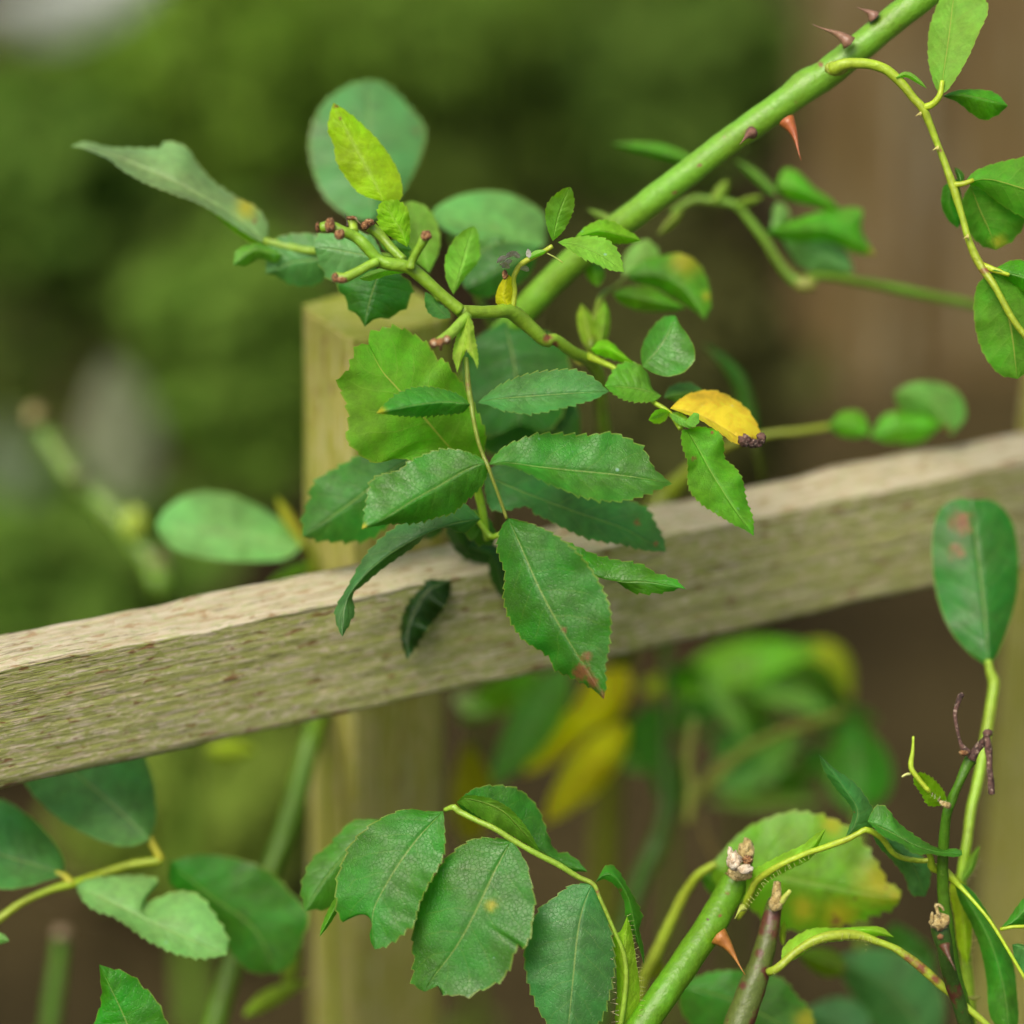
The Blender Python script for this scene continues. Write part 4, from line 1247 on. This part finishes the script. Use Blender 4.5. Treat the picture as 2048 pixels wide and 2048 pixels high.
leaf(l5, 12, '840,1900 740,1650 660,1480 590,1335', '580,1850 560,1700 605,1560 600,1440', '1060,1850 1010,1720 965,1620 925,1540 850,1470 780,1400 680,1365', (12, 10), (3, 3), (0.035, 0.19, 0.012), teeth=4, tooth=22, name='blade')
tube(l5, 12, '840,1890,12,16 860,2000,14,18 880,2200,16,20', 'stem', ST, ground=True)
st2 = thing('rose_stub', 'short blurred green stub with a pinkish cut end, bottom left', 'rose stub', (*P(100, 2048, 210)[:2], 0))
tube(st2, 12, '368,1160,200,44 345,1350,200,46 310,1600,200,50 290,1800,200,52', 'stem', (0.07, 0.16, 0.02), ground=True)
lump(st2, 12, 368, 1150, 196, 50, M_STEM, 'cut_end', (1, 0.8, 1), 0.2).color = (0.24, 0.17, 0.10, 1)
lc2 = thing('rose_cane', 'blurred green cane slanting down just left of the post, under the rail', 'rose cane', (*P(430, 2048, 110)[:2], 0), G_R)
tube(lc2, 12, '2050,-700,150,60 1960,-300,140,54 1850,0,125,60 1760,350,120,64 1640,700,116,66 1500,1030,112,66 1380,1350,110,66 1280,1690,108,70 1200,2000,108,72', 'stem', (0.09, 0.18, 0.012), sides=20, ground=True)
leaf(lc2, 12, '1450,1640 1600,1540 1830,1430', 60, 50, (98, 98), (4, 4), (0.34, 0.4, 0.03), teeth=1)
leaf(lc2, 12, '1230,60 1350,70 1520,60', 70, 60, (160, 160), (4, 4), (0.36, 0.42, 0.01), teeth=1)
leaf(lc2, 12, '1700,1500 1740,1300 1760,1150', 50, 50, (104, 104), (4, 4), (0.3, 0.32, 0.04), teeth=1)

# ================================================================== pruned cane at the bottom with the five-leaflet leaf
dc = thing('rose_cane', 'stout pruned green cane at the bottom edge with pale cut top and sharp hanging leaf', 'rose cane', (*P(1230, 2200, 10)[:2], 0), G_R)
tube(dc, 9, '-40,2000,6,108 130,1749,6,106 300,1500,8,106 450,1280,12,106 600,1060,16,104 700,880,20,102 770,760,22,98 805,660,22,88 815,600,22,82', 'stem', (0.09, 0.24, 0.015), sides=28, step=9, rough=0.025, ground=True,
     root=(P(1190, 2300, 10)[0] + 0.0, P(1190, 2300, 10)[1] + 0.03, -0.01), spots=[(670, 985, 26), (720, 830, 30)])
lump(dc, 9, 800, 690, 14, 80, M_TAN, 'cut_end', (1.1, 0.7, 0.7), 0.5, 2.2, seed=1)
lump(dc, 9, 850, 540, 18, 72, M_TAN, 'cut_end', (0.85, 1.25, 0.8), 0.5, 2.0, seed=2)
lump(dc, 9, 770, 605, 6, 56, M_PITH, 'pith', (0.9, 1.2, 0.7), 0.6, 2.3, seed=3)
lump(dc, 9, 845, 660, 4, 42, M_PITH, 'pith', (1.2, 0.8, 0.7), 0.6, 2.3, seed=4)
lump(dc, 9, 738, 545, 12, 28, M_PITH, 'pith', (0.6, 1.5, 0.7), 0.5, 2.3, seed=6)
lump(dc, 9, 860, 600, 8, 40, M_CUT, 'pith', (0.9, 0.9, 0.7), 0.5, 2.3, seed=8)
thorn(dc, 9, '655,1130 845,1405', 62, (10, 6), (0.36, 0.16, 0.03), bend=-0.08)
thorn(dc, 9, '830,930 770,1010', 24, (12, 8), (0.35, 0.42, 0.08), 'bud')

cl = tube(dc, 8, '800,193,2,13 850,178,0,17 875,200,0,17 960,243,-1,16 1080,300,-2,16 1170,357,-2,16 1280,420,-2,16 1420,492,-1,17 1530,560,0,15 1620,605,0,12 1660,690,0,10 1740,870,1,11 1790,1000,2,12 1800,1150,3,14 1770,1374,5,16 1745,1480,7,18',
          'leaf', (0.22, 0.34, 0.07), mat=M_STEMR, step=5, label='sharp arching leaf with five hanging leaflets at the bottom')
leaf(cl, 8, '790,200 650,350 540,500 450,650 405,750 398,850 412,962', '795,250 798,400 775,480 710,600 655,720 630,825 592,850 540,900 470,945',
     '700,200 600,188 500,215 400,270 290,370 245,460 205,570 200,650 205,740 232,808 290,775 345,752 385,765 400,810 385,900', (0, -6, -8), (-3, 6), (0.04, 0.165, 0.035), teeth=4, tooth=20, name='leaflet', wave=1.2)
leaf(cl, 8, '1165,360 1080,520 1000,690 920,850 840,980 740,1110 688,1196', '1210,420 1255,500 1270,570 1297,700 1282,780 1275,870 1235,965 1205,930 1140,1095 1060,1160 990,1190 910,1222 860,1205 790,1218 768,1165',
     '1080,350 980,350 900,385 800,470 740,560 690,640 640,760 622,920 632,1040 624,1150', (-2, -8, -6), (-4, 7), (0.042, 0.155, 0.045), teeth=5, tooth=22, name='leaflet',
     spots=[(1060, 770, 34), (1080, 1060, 26)], yellow=[(1055, 720, 60)])
leaf(cl, 8, '1615,597 1560,740 1530,900 1510,1100 1490,1300 1470,1500', '1642,640 1690,770 1722,900 1737,1050 1720,1160 1690,1280 1640,1380 1560,1450',
     '1500,610 1400,680 1330,730 1280,820 1240,960 1250,1100 1280,1200 1320,1300 1390,1400', (0, -3, -4), (3, 4), (0.045, 0.165, 0.07), teeth=5, tooth=19, name='leaflet', spots=[(1380, 905, 20)])
leaf(cl, 8, '450,245 250,440 120,600 30,752', '330,600 220,700 150,740 80,742', '300,250 240,300 150,400 80,450 30,540 8,640', (28, 24), (4, 4), (0.05, 0.19, 0.04), teeth=4, tooth=22, name='leaflet')
leaf(cl, 8, '240,640 190,740 108,892', 22, 30, (8, 6), (3, 3), (0.09, 0.26, 0.03), teeth=2, name='leaflet')
leaf(cl, 8, '868,155 1000,200 1150,290 1300,400 1450,490 1588,535', '930,95 1000,65 1130,60 1230,95 1310,180 1350,280 1395,400 1430,430 1480,435 1545,485',
     '900,190 1050,270 1200,350 1330,430 1450,520', (3, 12, 14), (3, 2), (0.04, 0.17, 0.04), teeth=4, tooth=20, name='leaflet')
leaf(cl, 8, '862,150 900,130 1010,150 1120,200 1210,290 1330,430', '920,113 1050,130 1150,180 1210,240 1270,320', '900,170 1000,235 1100,290 1200,350', (0, 1, 6), (-2, 4), (0.10, 0.28, 0.03), teeth=2.5, tooth=14, name='leaflet', face='under')
leaf(cl, 8, '1632,592 1662,560 1712,545 1770,600 1820,700 1850,850 1900,1050', '1690,500 1750,520 1800,600 1850,690 1888,780 1872,850 1895,950', '1680,575 1740,610 1790,700 1800,780 1850,900 1880,980',
     (0, 4, 8), (4, 3), (0.05, 0.2, 0.04), teeth=4, tooth=16, name='leaflet', spots=[(1760, 640, 30)])
leaf(cl, 8, '1775,1480 1800,1300 1800,1150 1790,1000 1806,778', '1850,1400 1875,1200 1855,1020 1830,860', '1740,1350 1750,1200 1745,1050 1730,900 1770,860', (8, 3, 2), (3, 4), (0.3, 0.45, 0.05), teeth=1, mat=M_THIN, name='stipule')
bristles(cl, 8, '1806,780 1830,860 1855,1020 1880,1200 1860,1400', 46, 40, 2, (0.4, 0.45, 0.15))
bristles(cl, 8, '1745,1480 1760,1330 1740,1150 1720,960', 34, 60, 2, (0.5, 0.42, 0.25))
# arching twig to the right
at_ = tube(dc, 9, '790,1010,22,16 840,930,20,26 880,830,16,26 930,740,14,24 1080,640,10,22 1250,560,8,20 1400,510,6,22 1560,450,4,22 1640,410,4,20 1700,385,4,22 1800,440,6,22 1900,560,10,20 2040,600,14,18 2160,600,14,18', 'twig', (0.32, 0.42, 0.06),
           label='bristly arching twig with folded leaves')
leaf(at_, 9, '850,930 890,790 1050,645 1250,550 1330,490 1412,378', '850,810 880,690 1080,570 1250,490 1350,410', '930,850 1000,750 1150,668 1300,590 1345,520', (18, 10, 6), (3, 3), (0.28, 0.46, 0.06), teeth=2, mat=M_THIN, name='stipule')
bristles(at_, 9, '1340,560 1250,610 1100,690 1000,760 930,850 860,940', 44, -52, 8, (0.45, 0.5, 0.14))
leaf(at_, 10, '350,1265 420,1160 440,1030 340,870 225,715 142,608', '560,1180 575,1080 540,990 470,890 400,815 270,725', '385,1160 410,1070 375,990 280,880 190,745', (4, 0, -3), (5, 3), (0.055, 0.17, 0.07), teeth=3, tooth=16, name='leaflet',
     spots=[(420, 1050, 22)])
leaf(at_, 10, '520,1130 700,1215 900,1320 1060,1368 1255,1392', '590,1012 670,1028 740,1120 830,1200 950,1280 1060,1335 1160,1342 1240,1352', '640,1240 780,1300 850,1362 940,1388 1000,1380 1080,1395 1200,1405',
     (2, 0, 2), (4, -4), (0.05, 0.19, 0.05), teeth=3.5, tooth=15, name='leaflet')
leaf(at_, 10, '540,1180 720,1330 880,1490 965,1712', '700,1230 850,1340 985,1450 1005,1600', '600,1310 720,1440 810,1560 860,1690', (10, 26), (4, 5), (0.065, 0.19, 0.10), teeth=2, name='leaflet')

# second stub and its bristly twig
es = thing('rose_stub', 'dark brown streaked pruned stub beside the stout green cane', 'rose stub', (*P(1460, 2200, 15)[:2], 0), G_R)
tube(es, 9, '700,2000,14,104 790,1780,14,104 890,1500,15,96 960,1300,16,80 1010,1100,17,72 1040,950,18,60 1062,880,18,52', 'stem', (0.085, 0.12, 0.02), mat=M_DARKSTEM, sides=24, step=8, rough=0.04, ground=True,
     root=(P(1420, 2300, 10)[0], P(1420, 2300, 10)[1] + 0.03, -0.01), spots=[(940, 1250, 60), (960, 1100, 55), (985, 980, 50), (830, 1480, 50)])
lump(es, 9, 1060, 900, 14, 52, M_TAN, 'cut_end', (1, 1, 0.8), 0.5, 2, seed=3)
tube(es, 9, '1060,900,14,36 1066,820,14,34 1070,750,14,26', 'splinter', (0.5, 0.36, 0.12), mat=M_TAN)
tube(es, 9, '1090,900,14,26 1130,850,13,20 1160,812,12,14', 'splinter', (0.4, 0.45, 0.2))
et = tube(es, 9, '1010,1385,12,30 1080,1350,10,30 1200,1245,10,30 1340,1160,10,34 1500,1125,11,38 1650,1130,12,34 1770,1170,12,26 1880,1210,12,25 1960,1260,12,28 2090,1360,12,34 2200,1460,12,34 2270,1520,12,28 2330,1570,12,26 2480,1700,12,24 2560,1770,12,22',
          'twig', (0.28, 0.36, 0.06), mat=M_STEMR, spots=[(1990, 1290, 70), (2080, 1350, 80), (2180, 1440, 80)], label='bristly twig with a reddish joint')
leaf(et, 9, '1100,1340 1250,1180 1500,1105 1700,1085 1890,1140', '1120,1200 1300,1085 1500,1075 1680,1065 1800,1070', '1200,1290 1350,1190 1550,1160 1700,1140 1800,1130', (11, 12), (3, 3), (0.3, 0.44, 0.06), teeth=2, mat=M_THIN, name='stipule')
leaf(et, 9, '1110,1200 1105,1120 1120,1020', 20, 26, (20, 24), (3, 3), (0.4, 0.42, 0.06), teeth=1, mat=M_THIN, name='stipule')
bristles(et, 9, '1760,1180 1600,1160 1500,1160 1350,1190 1200,1280 1050,1400', 60, -62, 10, (0.42, 0.48, 0.12))
bristles(et, 9, '1690,1170 1690,1240', 6, 20, 10, (0.42, 0.48, 0.12))

# ================================================================== mottled leaves behind the stubs
ms = thing('rose_shoot', 'slightly blurred shoot with a large mottled yellowing leaf behind the pruned stubs', 'rose shoot', (*P(1300, 2100, 70)[:2], 0), G_R)
tube(ms, 9, '640,620,46,24 530,690,48,32 470,760,50,34 400,870,52,38 300,1080,54,40 200,1290,56,44 130,1440,58,44 80,1700,60,46 60,1900,60,48', 'stem', (0.26, 0.33, 0.05), ground=True)
leaf(ms, 9, '600,640 1000,700 1400,780 1930,870', '800,420 950,330 1150,262 1300,268 1500,330 1650,450 1780,640 1840,760 1930,800', '640,760 850,900 1000,1030 1200,1090 1400,1080 1600,1030 1750,980 1890,930',
     (46, 42), (3, 5), (0.14, 0.30, 0.025), teeth=6, tooth=22, yellow=[(1800, 750, 260), (1500, 1000, 200), (1450, 330, 160), (1250, 950, 150), (1900, 850, 120)], spots=[(1480, 1020, 80), (1620, 880, 40), (1830, 790, 40)], label='large mottled yellow green leaf with brown spots')
leaf(ms, 9, '380,1480 700,1560 1000,1700 1330,1900', '600,1390 900,1380 1100,1430 1210,1560 1310,1680', '420,1700 700,1950 1100,2050', (50, 46), (4, 4), (0.06, 0.21, 0.04), teeth=4, yellow=[(1270, 1720, 150)])
leaf(ms, 9, '540,700 700,760 900,830', 40, 120, (52, 50), (3, 3), (0.08, 0.24, 0.03), teeth=1)
leaf(ms, 9, '250,1300 200,1370 150,1450', 60, 40, (58, 58), (3, 3), (0.42, 0.4, 0.05), teeth=1)
ms2 = thing('rose_shoot', 'soft blurred bluish green leaves low at the bottom right, behind the bristly twig', 'rose shoot', (*P(1850, 2100, 150)[:2], 0), G_R)
leaf(ms2, 11, '1150,1900 850,1500 600,1300 300,1150', 330, 380, (120, 110), (8, 6), (0.075, 0.20, 0.10), teeth=1)
leaf(ms2, 11, '1100,1400 900,1100 800,850', 240, 220, (130, 120), (6, 6), (0.055, 0.17, 0.06), teeth=1)
leaf(ms2, 11, '600,1850 300,1700 50,1600', 200, 260, (115, 110), (6, 6), (0.085, 0.2, 0.13), teeth=1)
leaf(ms2, 11, '400,1250 200,1180 -20,1100', 120, 130, (85, 85), (6, 6), (0.18, 0.26, 0.02), teeth=1, spots=[(380, 1230, 60)])
tube(ms2, 11, '1150,1900,120,40 1160,2100,125,40 1170,2300,130,40', 'stem', ST, ground=True)

# ================================================================== right stems
fst = thing('rose_shoot', 'thin dark green stem topped with two shrivelled brown stalks, right side', 'rose stem', (*P(1930, 2200, 20)[:2], 0), G_R)
tube(fst, 10, '1320,650,-2,50 1285,710,-2,42 1230,830,-2,34 1175,960,-1,38 1135,1070,0,38 1115,1250,3,42 1105,1430,6,42 1105,1650,9,46 1130,1900,12,52 1180,2250,16,56 1270,2600,20,60', 'stem', (0.055, 0.145, 0.015), step=5, ground=True)
tube(fst, 10, '1290,610,-4,36 1270,575,-4,24 1240,520,-4,15 1212,400,-4,14 1200,290,-4,15 1222,210,-4,18 1240,165,-4,24 1262,150,-4,18', 'dry_stalk', (0.1, 0.05, 0.04), mat=M_DRY, sides=10, rough=0.25, step=3, label='curved blackish brown stalk')
tube(fst, 10, '1320,650,-4,36 1350,600,-4,34 1390,550,-4,32 1430,490,-5,28 1448,450,-6,26', 'dry_stalk', (0.1, 0.05, 0.04), mat=M_DRY, sides=10, rough=0.25, step=3)
tube(fst, 10, '1440,440,-7,30 1452,520,-8,31 1462,640,-8,23 1470,760,-8,24 1474,850,-8,28 1478,920,-8,30', 'dry_stalk', (0.2, 0.1, 0.1), mat=M_DRY, sides=10, rough=0.22, step=3, label='broken purplish brown stalk hanging down')
lump(fst, 10, 1265, 600, -6, 30, M_CUT, 'scar', (1.2, 0.7, 1), 0.3, seed=4)
lump(fst, 10, 1450, 450, -8, 36, M_DRY, 'knuckle', (1, 0.9, 1), 0.4, seed=6)
leaf(fst, 10, '1145,1000 1040,930 960,850 890,760', '1000,1010 940,920 880,830', '1110,900 1040,815 960,762 920,755', (-2, -4), (4, -4), (0.26, 0.42, 0.03), teeth=3, tooth=8, mat=M_THIN, name='bud_leaf', spots=[(960, 860, 26), (1020, 920, 26), (1080, 970, 30)])
tube(fst, 10, '1000,900,-6,20 930,820,-6,20 870,740,-6,20 858,680,-6,18 870,600,-6,14 874,540,-6,10 876,475,-6,9', 'bud_tip', (0.34, 0.44, 0.06), sides=10, rough=0.15)
tube(fst, 10, '850,765,-6,10 820,768,-7,9 790,785,-8,6', 'bud_hair', (0.7, 0.7, 0.6), sides=8)
tube(fst, 10, '1080,980,-6,14 1120,1000,-6,22 1150,1010,-5,26', 'bud_base', (0.4, 0.35, 0.15), sides=8, mat=M_TAN)
bristles(fst, 10, '1150,1020 1090,990 1020,940', 14, -50, -6, (0.75, 0.75, 0.5))

cs = thing('rose_stub', 'narrow stub with crumpled tan cut head and one dark thorn, bottom right', 'rose stub', (*P(1925, 2200, 5)[:2], 0), G_R)
tube(cs, 11, '1205,840,-1,78 1215,920,-1,80 1245,1040,0,72 1262,1160,2,66 1300,1320,6,66 1360,1500,10,64 1430,1730,14,64 1500,1950,18,66', 'stem', (0.035, 0.09, 0.012), mat=M_DARKSTEM, sides=20, step=6, ground=True)
lump(cs, 11, 1200, 835, -4, 76, M_TAN, 'cut_head', (1.05, 0.95, 0.7), 0.45, 2.8, seed=11)
lump(cs, 11, 1262, 820, -5, 36, M_TAN, 'cut_head', (0.8, 1.3, 0.7), 0.5, 3, seed=12)
lump(cs, 11, 1140, 800, -5, 30, M_TAN, 'cut_head', (0.6, 1.6, 0.7), 0.5, 3, seed=13)
tube(cs, 11, '1195,780,-6,18 1180,730,-6,14 1165,690,-6,12 1200,690,-6,12 1230,715,-6,12 1240,740,-6,9', 'curl', (0.5, 0.4, 0.1), mat=M_TAN, sides=8, rough=0.3, step=3)
lump(cs, 11, 1212, 965, -8, 26, M_CUT, 'scar', (1, 1, 0.7), 0.5, seed=3)
thorn(cs, 11, '1248,1035 1342,1255', 44, (-8, -12), (0.11, 0.05, 0.02), bend=0.05)

gl = thing('rose_shoot', 'upright oval leaf with two orange spots on a tall thin stem, right edge', 'rose shoot', (*P(1915, 2200, 60)[:2], 0), G_R)
tube(gl, 0, '1976,1320,44,7 1981,1345,44,9 1988,1365,44,11 1982,1410,43,11 1973,1465,42,11 1962,1530,40,10 1954,1570,38,10 1942,1622,36,10 1934,1685,34,10 1925,1740,34,10 1922,1800,34,12 1930,1900,36,12 1945,2080,40,13',
     'stem', (0.23, 0.36, 0.05), ground=True)
leaf(gl, 14, '1748,1510 1735,1300 1710,1050 1685,850 1672,645', '1640,1430 1540,1300 1480,1130 1455,950 1460,800 1500,690 1580,642', '1790,1450 1850,1300 1892,1150 1907,1000 1892,830 1850,720 1770,650',
     (44, 50, 56), (4, 6), (0.03, 0.14, 0.04), teeth=1, spots=[(1600, 750, 110), (1622, 800, 80), (1580, 912, 90)], label='oval dark green leaf with two orange spots')
leaf(gl, 11, '1330,420 1390,700 1420,950 1445,1215', '1450,560 1480,800 1480,1000', '1290,560 1330,800 1360,1050', (26, 24), (3, 3), (0.38, 0.42, 0.03), teeth=1, mat=M_THIN, name='stipule')
leaf(gl, 11, '1400,490 1470,380 1550,180', 60, 30, (30, 30), (3, 3), (0.22, 0.36, 0.08), teeth=1, mat=M_THIN, name='stipule')
bristles(gl, 11, '1400,500 1480,420 1540,300', 20, -60, 30, (0.5, 0.45, 0.2))
bristles(gl, 11, '1480,1000 1440,1190 1400,1190', 10, 60, 24, (0.6, 0.5, 0.15))

rl = thing('rose_shoot', 'arching leaf stalk with long green leaflets in the bottom right corner', 'rose shoot', (*P(2200, 2200, 10)[:2], 0), G_R)
tube(rl, 11, '1100,230,4,22 1130,290,6,26 1135,360,8,36 1200,380,10,46 1280,430,10,40 1380,530,10,24 1500,660,8,16 1640,830,6,15 1760,1020,5,15 1926,1300,4,15 2100,1600,4,16', 'stem', (0.34, 0.46, 0.05), ground=True)
leaf(rl, 11, '1330,470 1500,740 1630,980 1720,1250 1780,1550 1800,1850', '1480,560 1620,760 1740,980 1840,1200 1870,1450 1880,1700', '1370,640 1480,860 1560,1080 1610,1350 1640,1650', (16, 20), (4, 4), (0.06, 0.21, 0.05), teeth=1)
leaf(rl, 11, '1720,900 1850,820 2000,650 2120,500', '1790,820 1880,690 2000,560', '1860,880 2000,830 2120,680', (8, 8), (3, 4), (0.06, 0.22, 0.06), teeth=2)
leaf(rl, 11, '1830,1030 1950,1080 2150,1350', '1920,1030 2100,1150', '1860,1180 1960,1330 2080,1400', (6, 8), (4, 3), (0.08, 0.23, 0.11), teeth=2)
leaf(rl, 11, '1560,1480 1500,1500 1440,1480', 20, 26, (30, 30), (2, 2), (0.4, 0.3, 0.24), teeth=0)
tube(rl, 11, '1730,900,7,18 1820,880,6,16 1930,875,6,16 2080,870,6,16', 'stalk', (0.34, 0.46, 0.05))

# ================================================================== blurred foliage under the rail
ur = thing('rose_bush', 'rose bush strongly out of focus below the rail, with bright green and yellow leaves', 'rose bush', (*P(1300, 1900, 220)[:2], 0))
tube(ur, 15, '1060,60,190,22 1050,300,190,24 1040,600,190,26 1040,900,185,34 990,1080,180,44 920,1230,180,46 850,1450,180,48', 'stem', (0.045, 0.11, 0.01), ground=True, sides=14)
tube(ur, 15, '1180,450,160,20 1150,650,160,22 1170,800,160,22 1150,950,160,20', 'stem', (0.28, 0.30, 0.1))
tube(ur, 15, '1150,860,165,30 1250,760,170,34 1400,620,175,26 1600,520,180,22 1900,430,185,22', 'stem', (0.24, 0.26, 0.05))
tube(ur, 15, '1200,900,170,14 1260,1080,170,14 1400,1300,175,14', 'stem', (0.2, 0.15, 0.08))
for (mid, w1, w2, dd, c_) in [
        ('1080,330 1350,190 1780,110', 110, 130, 170, (0.13, 0.33, 0.008)),
        ('1650,130 1850,150 1940,360', 60, 60, 175, (0.38, 0.38, 0.01)),
        ('1400,290 1600,330 1850,420', 70, 70, 165, (0.17, 0.33, 0.13)),
        ('1230,240 1350,380 1440,580', 70, 70, 165, (0.15, 0.32, 0.13)),
        ('980,380 960,560 1010,740', 110, 110, 150, (0.035, 0.15, 0.012)),
        ('1000,560 1040,740 1080,950', 90, 70, 155, (0.045, 0.16, 0.03)),
        ('1100,430 1010,470 840,620', 50, 60, 160, (0.08, 0.22, 0.06)),
        ('820,640 900,680 980,700', 40, 40, 150, (0.12, 0.28, 0.13)),
        ('560,200 430,420 200,780', 130, 120, 130, (0.10, 0.24, 0.12)),
        ('420,240 250,330 40,460', 90, 80, 145, (0.12, 0.27, 0.10)),
        ('20,340 90,380 190,420', 50, 50, 140, (0.4, 0.46, 0.38)),
        ('200,200 350,260 500,480', 80, 80, 150, (0.14, 0.30, 0.10)),
        ('860,220 760,330 580,520', 110, 110, 140, (0.80, 0.56, 0.02)),
        ('850,480 680,680 450,960', 110, 100, 138, (0.85, 0.62, 0.03)),
        ('700,420 520,560 360,720', 80, 100, 145, (0.72, 0.50, 0.015)),
        ('90,1060 110,820 80,560', 110, 110, 140, (0.36, 0.27, 0.01)),
        ('930,300 990,300 1050,250', 60, 40, 170, (0.4, 0.38, 0.02)),
        ('1250,560 1400,590 1480,560', 60, 50, 165, (0.06, 0.19, 0.05)),
        ('1250,740 1500,640 1700,520', 100, 100, 175, (0.11, 0.27, 0.09)),
        ('1280,780 1450,740 1640,680', 60, 60, 165, (0.2, 0.38, 0.22)),
        ('1240,850 1500,850 1830,850', 40, 40, 160, (0.22, 0.32, 0.14)),
        ('1700,600 1900,700 2000,900', 80, 90, 180, (0.05, 0.17, 0.04))]:
    leaf(ur, 15, mid, w1, w2, (dd + 60, dd + 50), (9, -6), (c_[0] * 1.3, c_[1] * 1.3, c_[2]), teeth=1, tooth=40)
for i in range(34):
    x0, y0 = rng.uniform(880, 1800), rng.uniform(230, 860)
    if y0 > 620 and x0 < 1150:
        continue
    an = rng.uniform(-0.9, 0.9)
    ll = rng.uniform(150, 290)
    x1, y1 = x0 + ll * math.cos(an), y0 + ll * math.sin(an)
    w_ = ll * rng.uniform(0.2, 0.3)
    c_ = [(0.10, 0.26, 0.12), (0.06, 0.20, 0.03), (0.10, 0.27, 0.04), (0.14, 0.28, 0.15), (0.05, 0.15, 0.03)][i % 5]
    dd = rng.uniform(225, 330)
    leaf(ur, 15, f'{x0:.0f},{y0:.0f} {(x0 + x1) / 2:.0f},{(y0 + y1) / 2 - 22:.0f} {x1:.0f},{y1:.0f}', w_, w_, (dd, dd + rng.uniform(-15, 15)), (-6, 10), c_, teeth=1, tooth=40)
dg = thing('rose_leaf', 'rounded dark green leaf strongly blurred left of the dry stalks', 'leaf', (*P(1720, 1700, 190)[:2], 0))
leaf(dg, 0, '1715,1630 1720,1540 1700,1440', 78, 68, (180, 185), (6, 6), (0.06, 0.22, 0.012), teeth=0, name='blade', tooth=40)
tube(dg, 0, '1715,1630,180,6 1720,1750,182,7 1725,2000,186,8', 'stem', ST, ground=True)
print('objects', len(bpy.data.objects), 'tris', sum(len(m.polygons) for m in bpy.data.meshes))
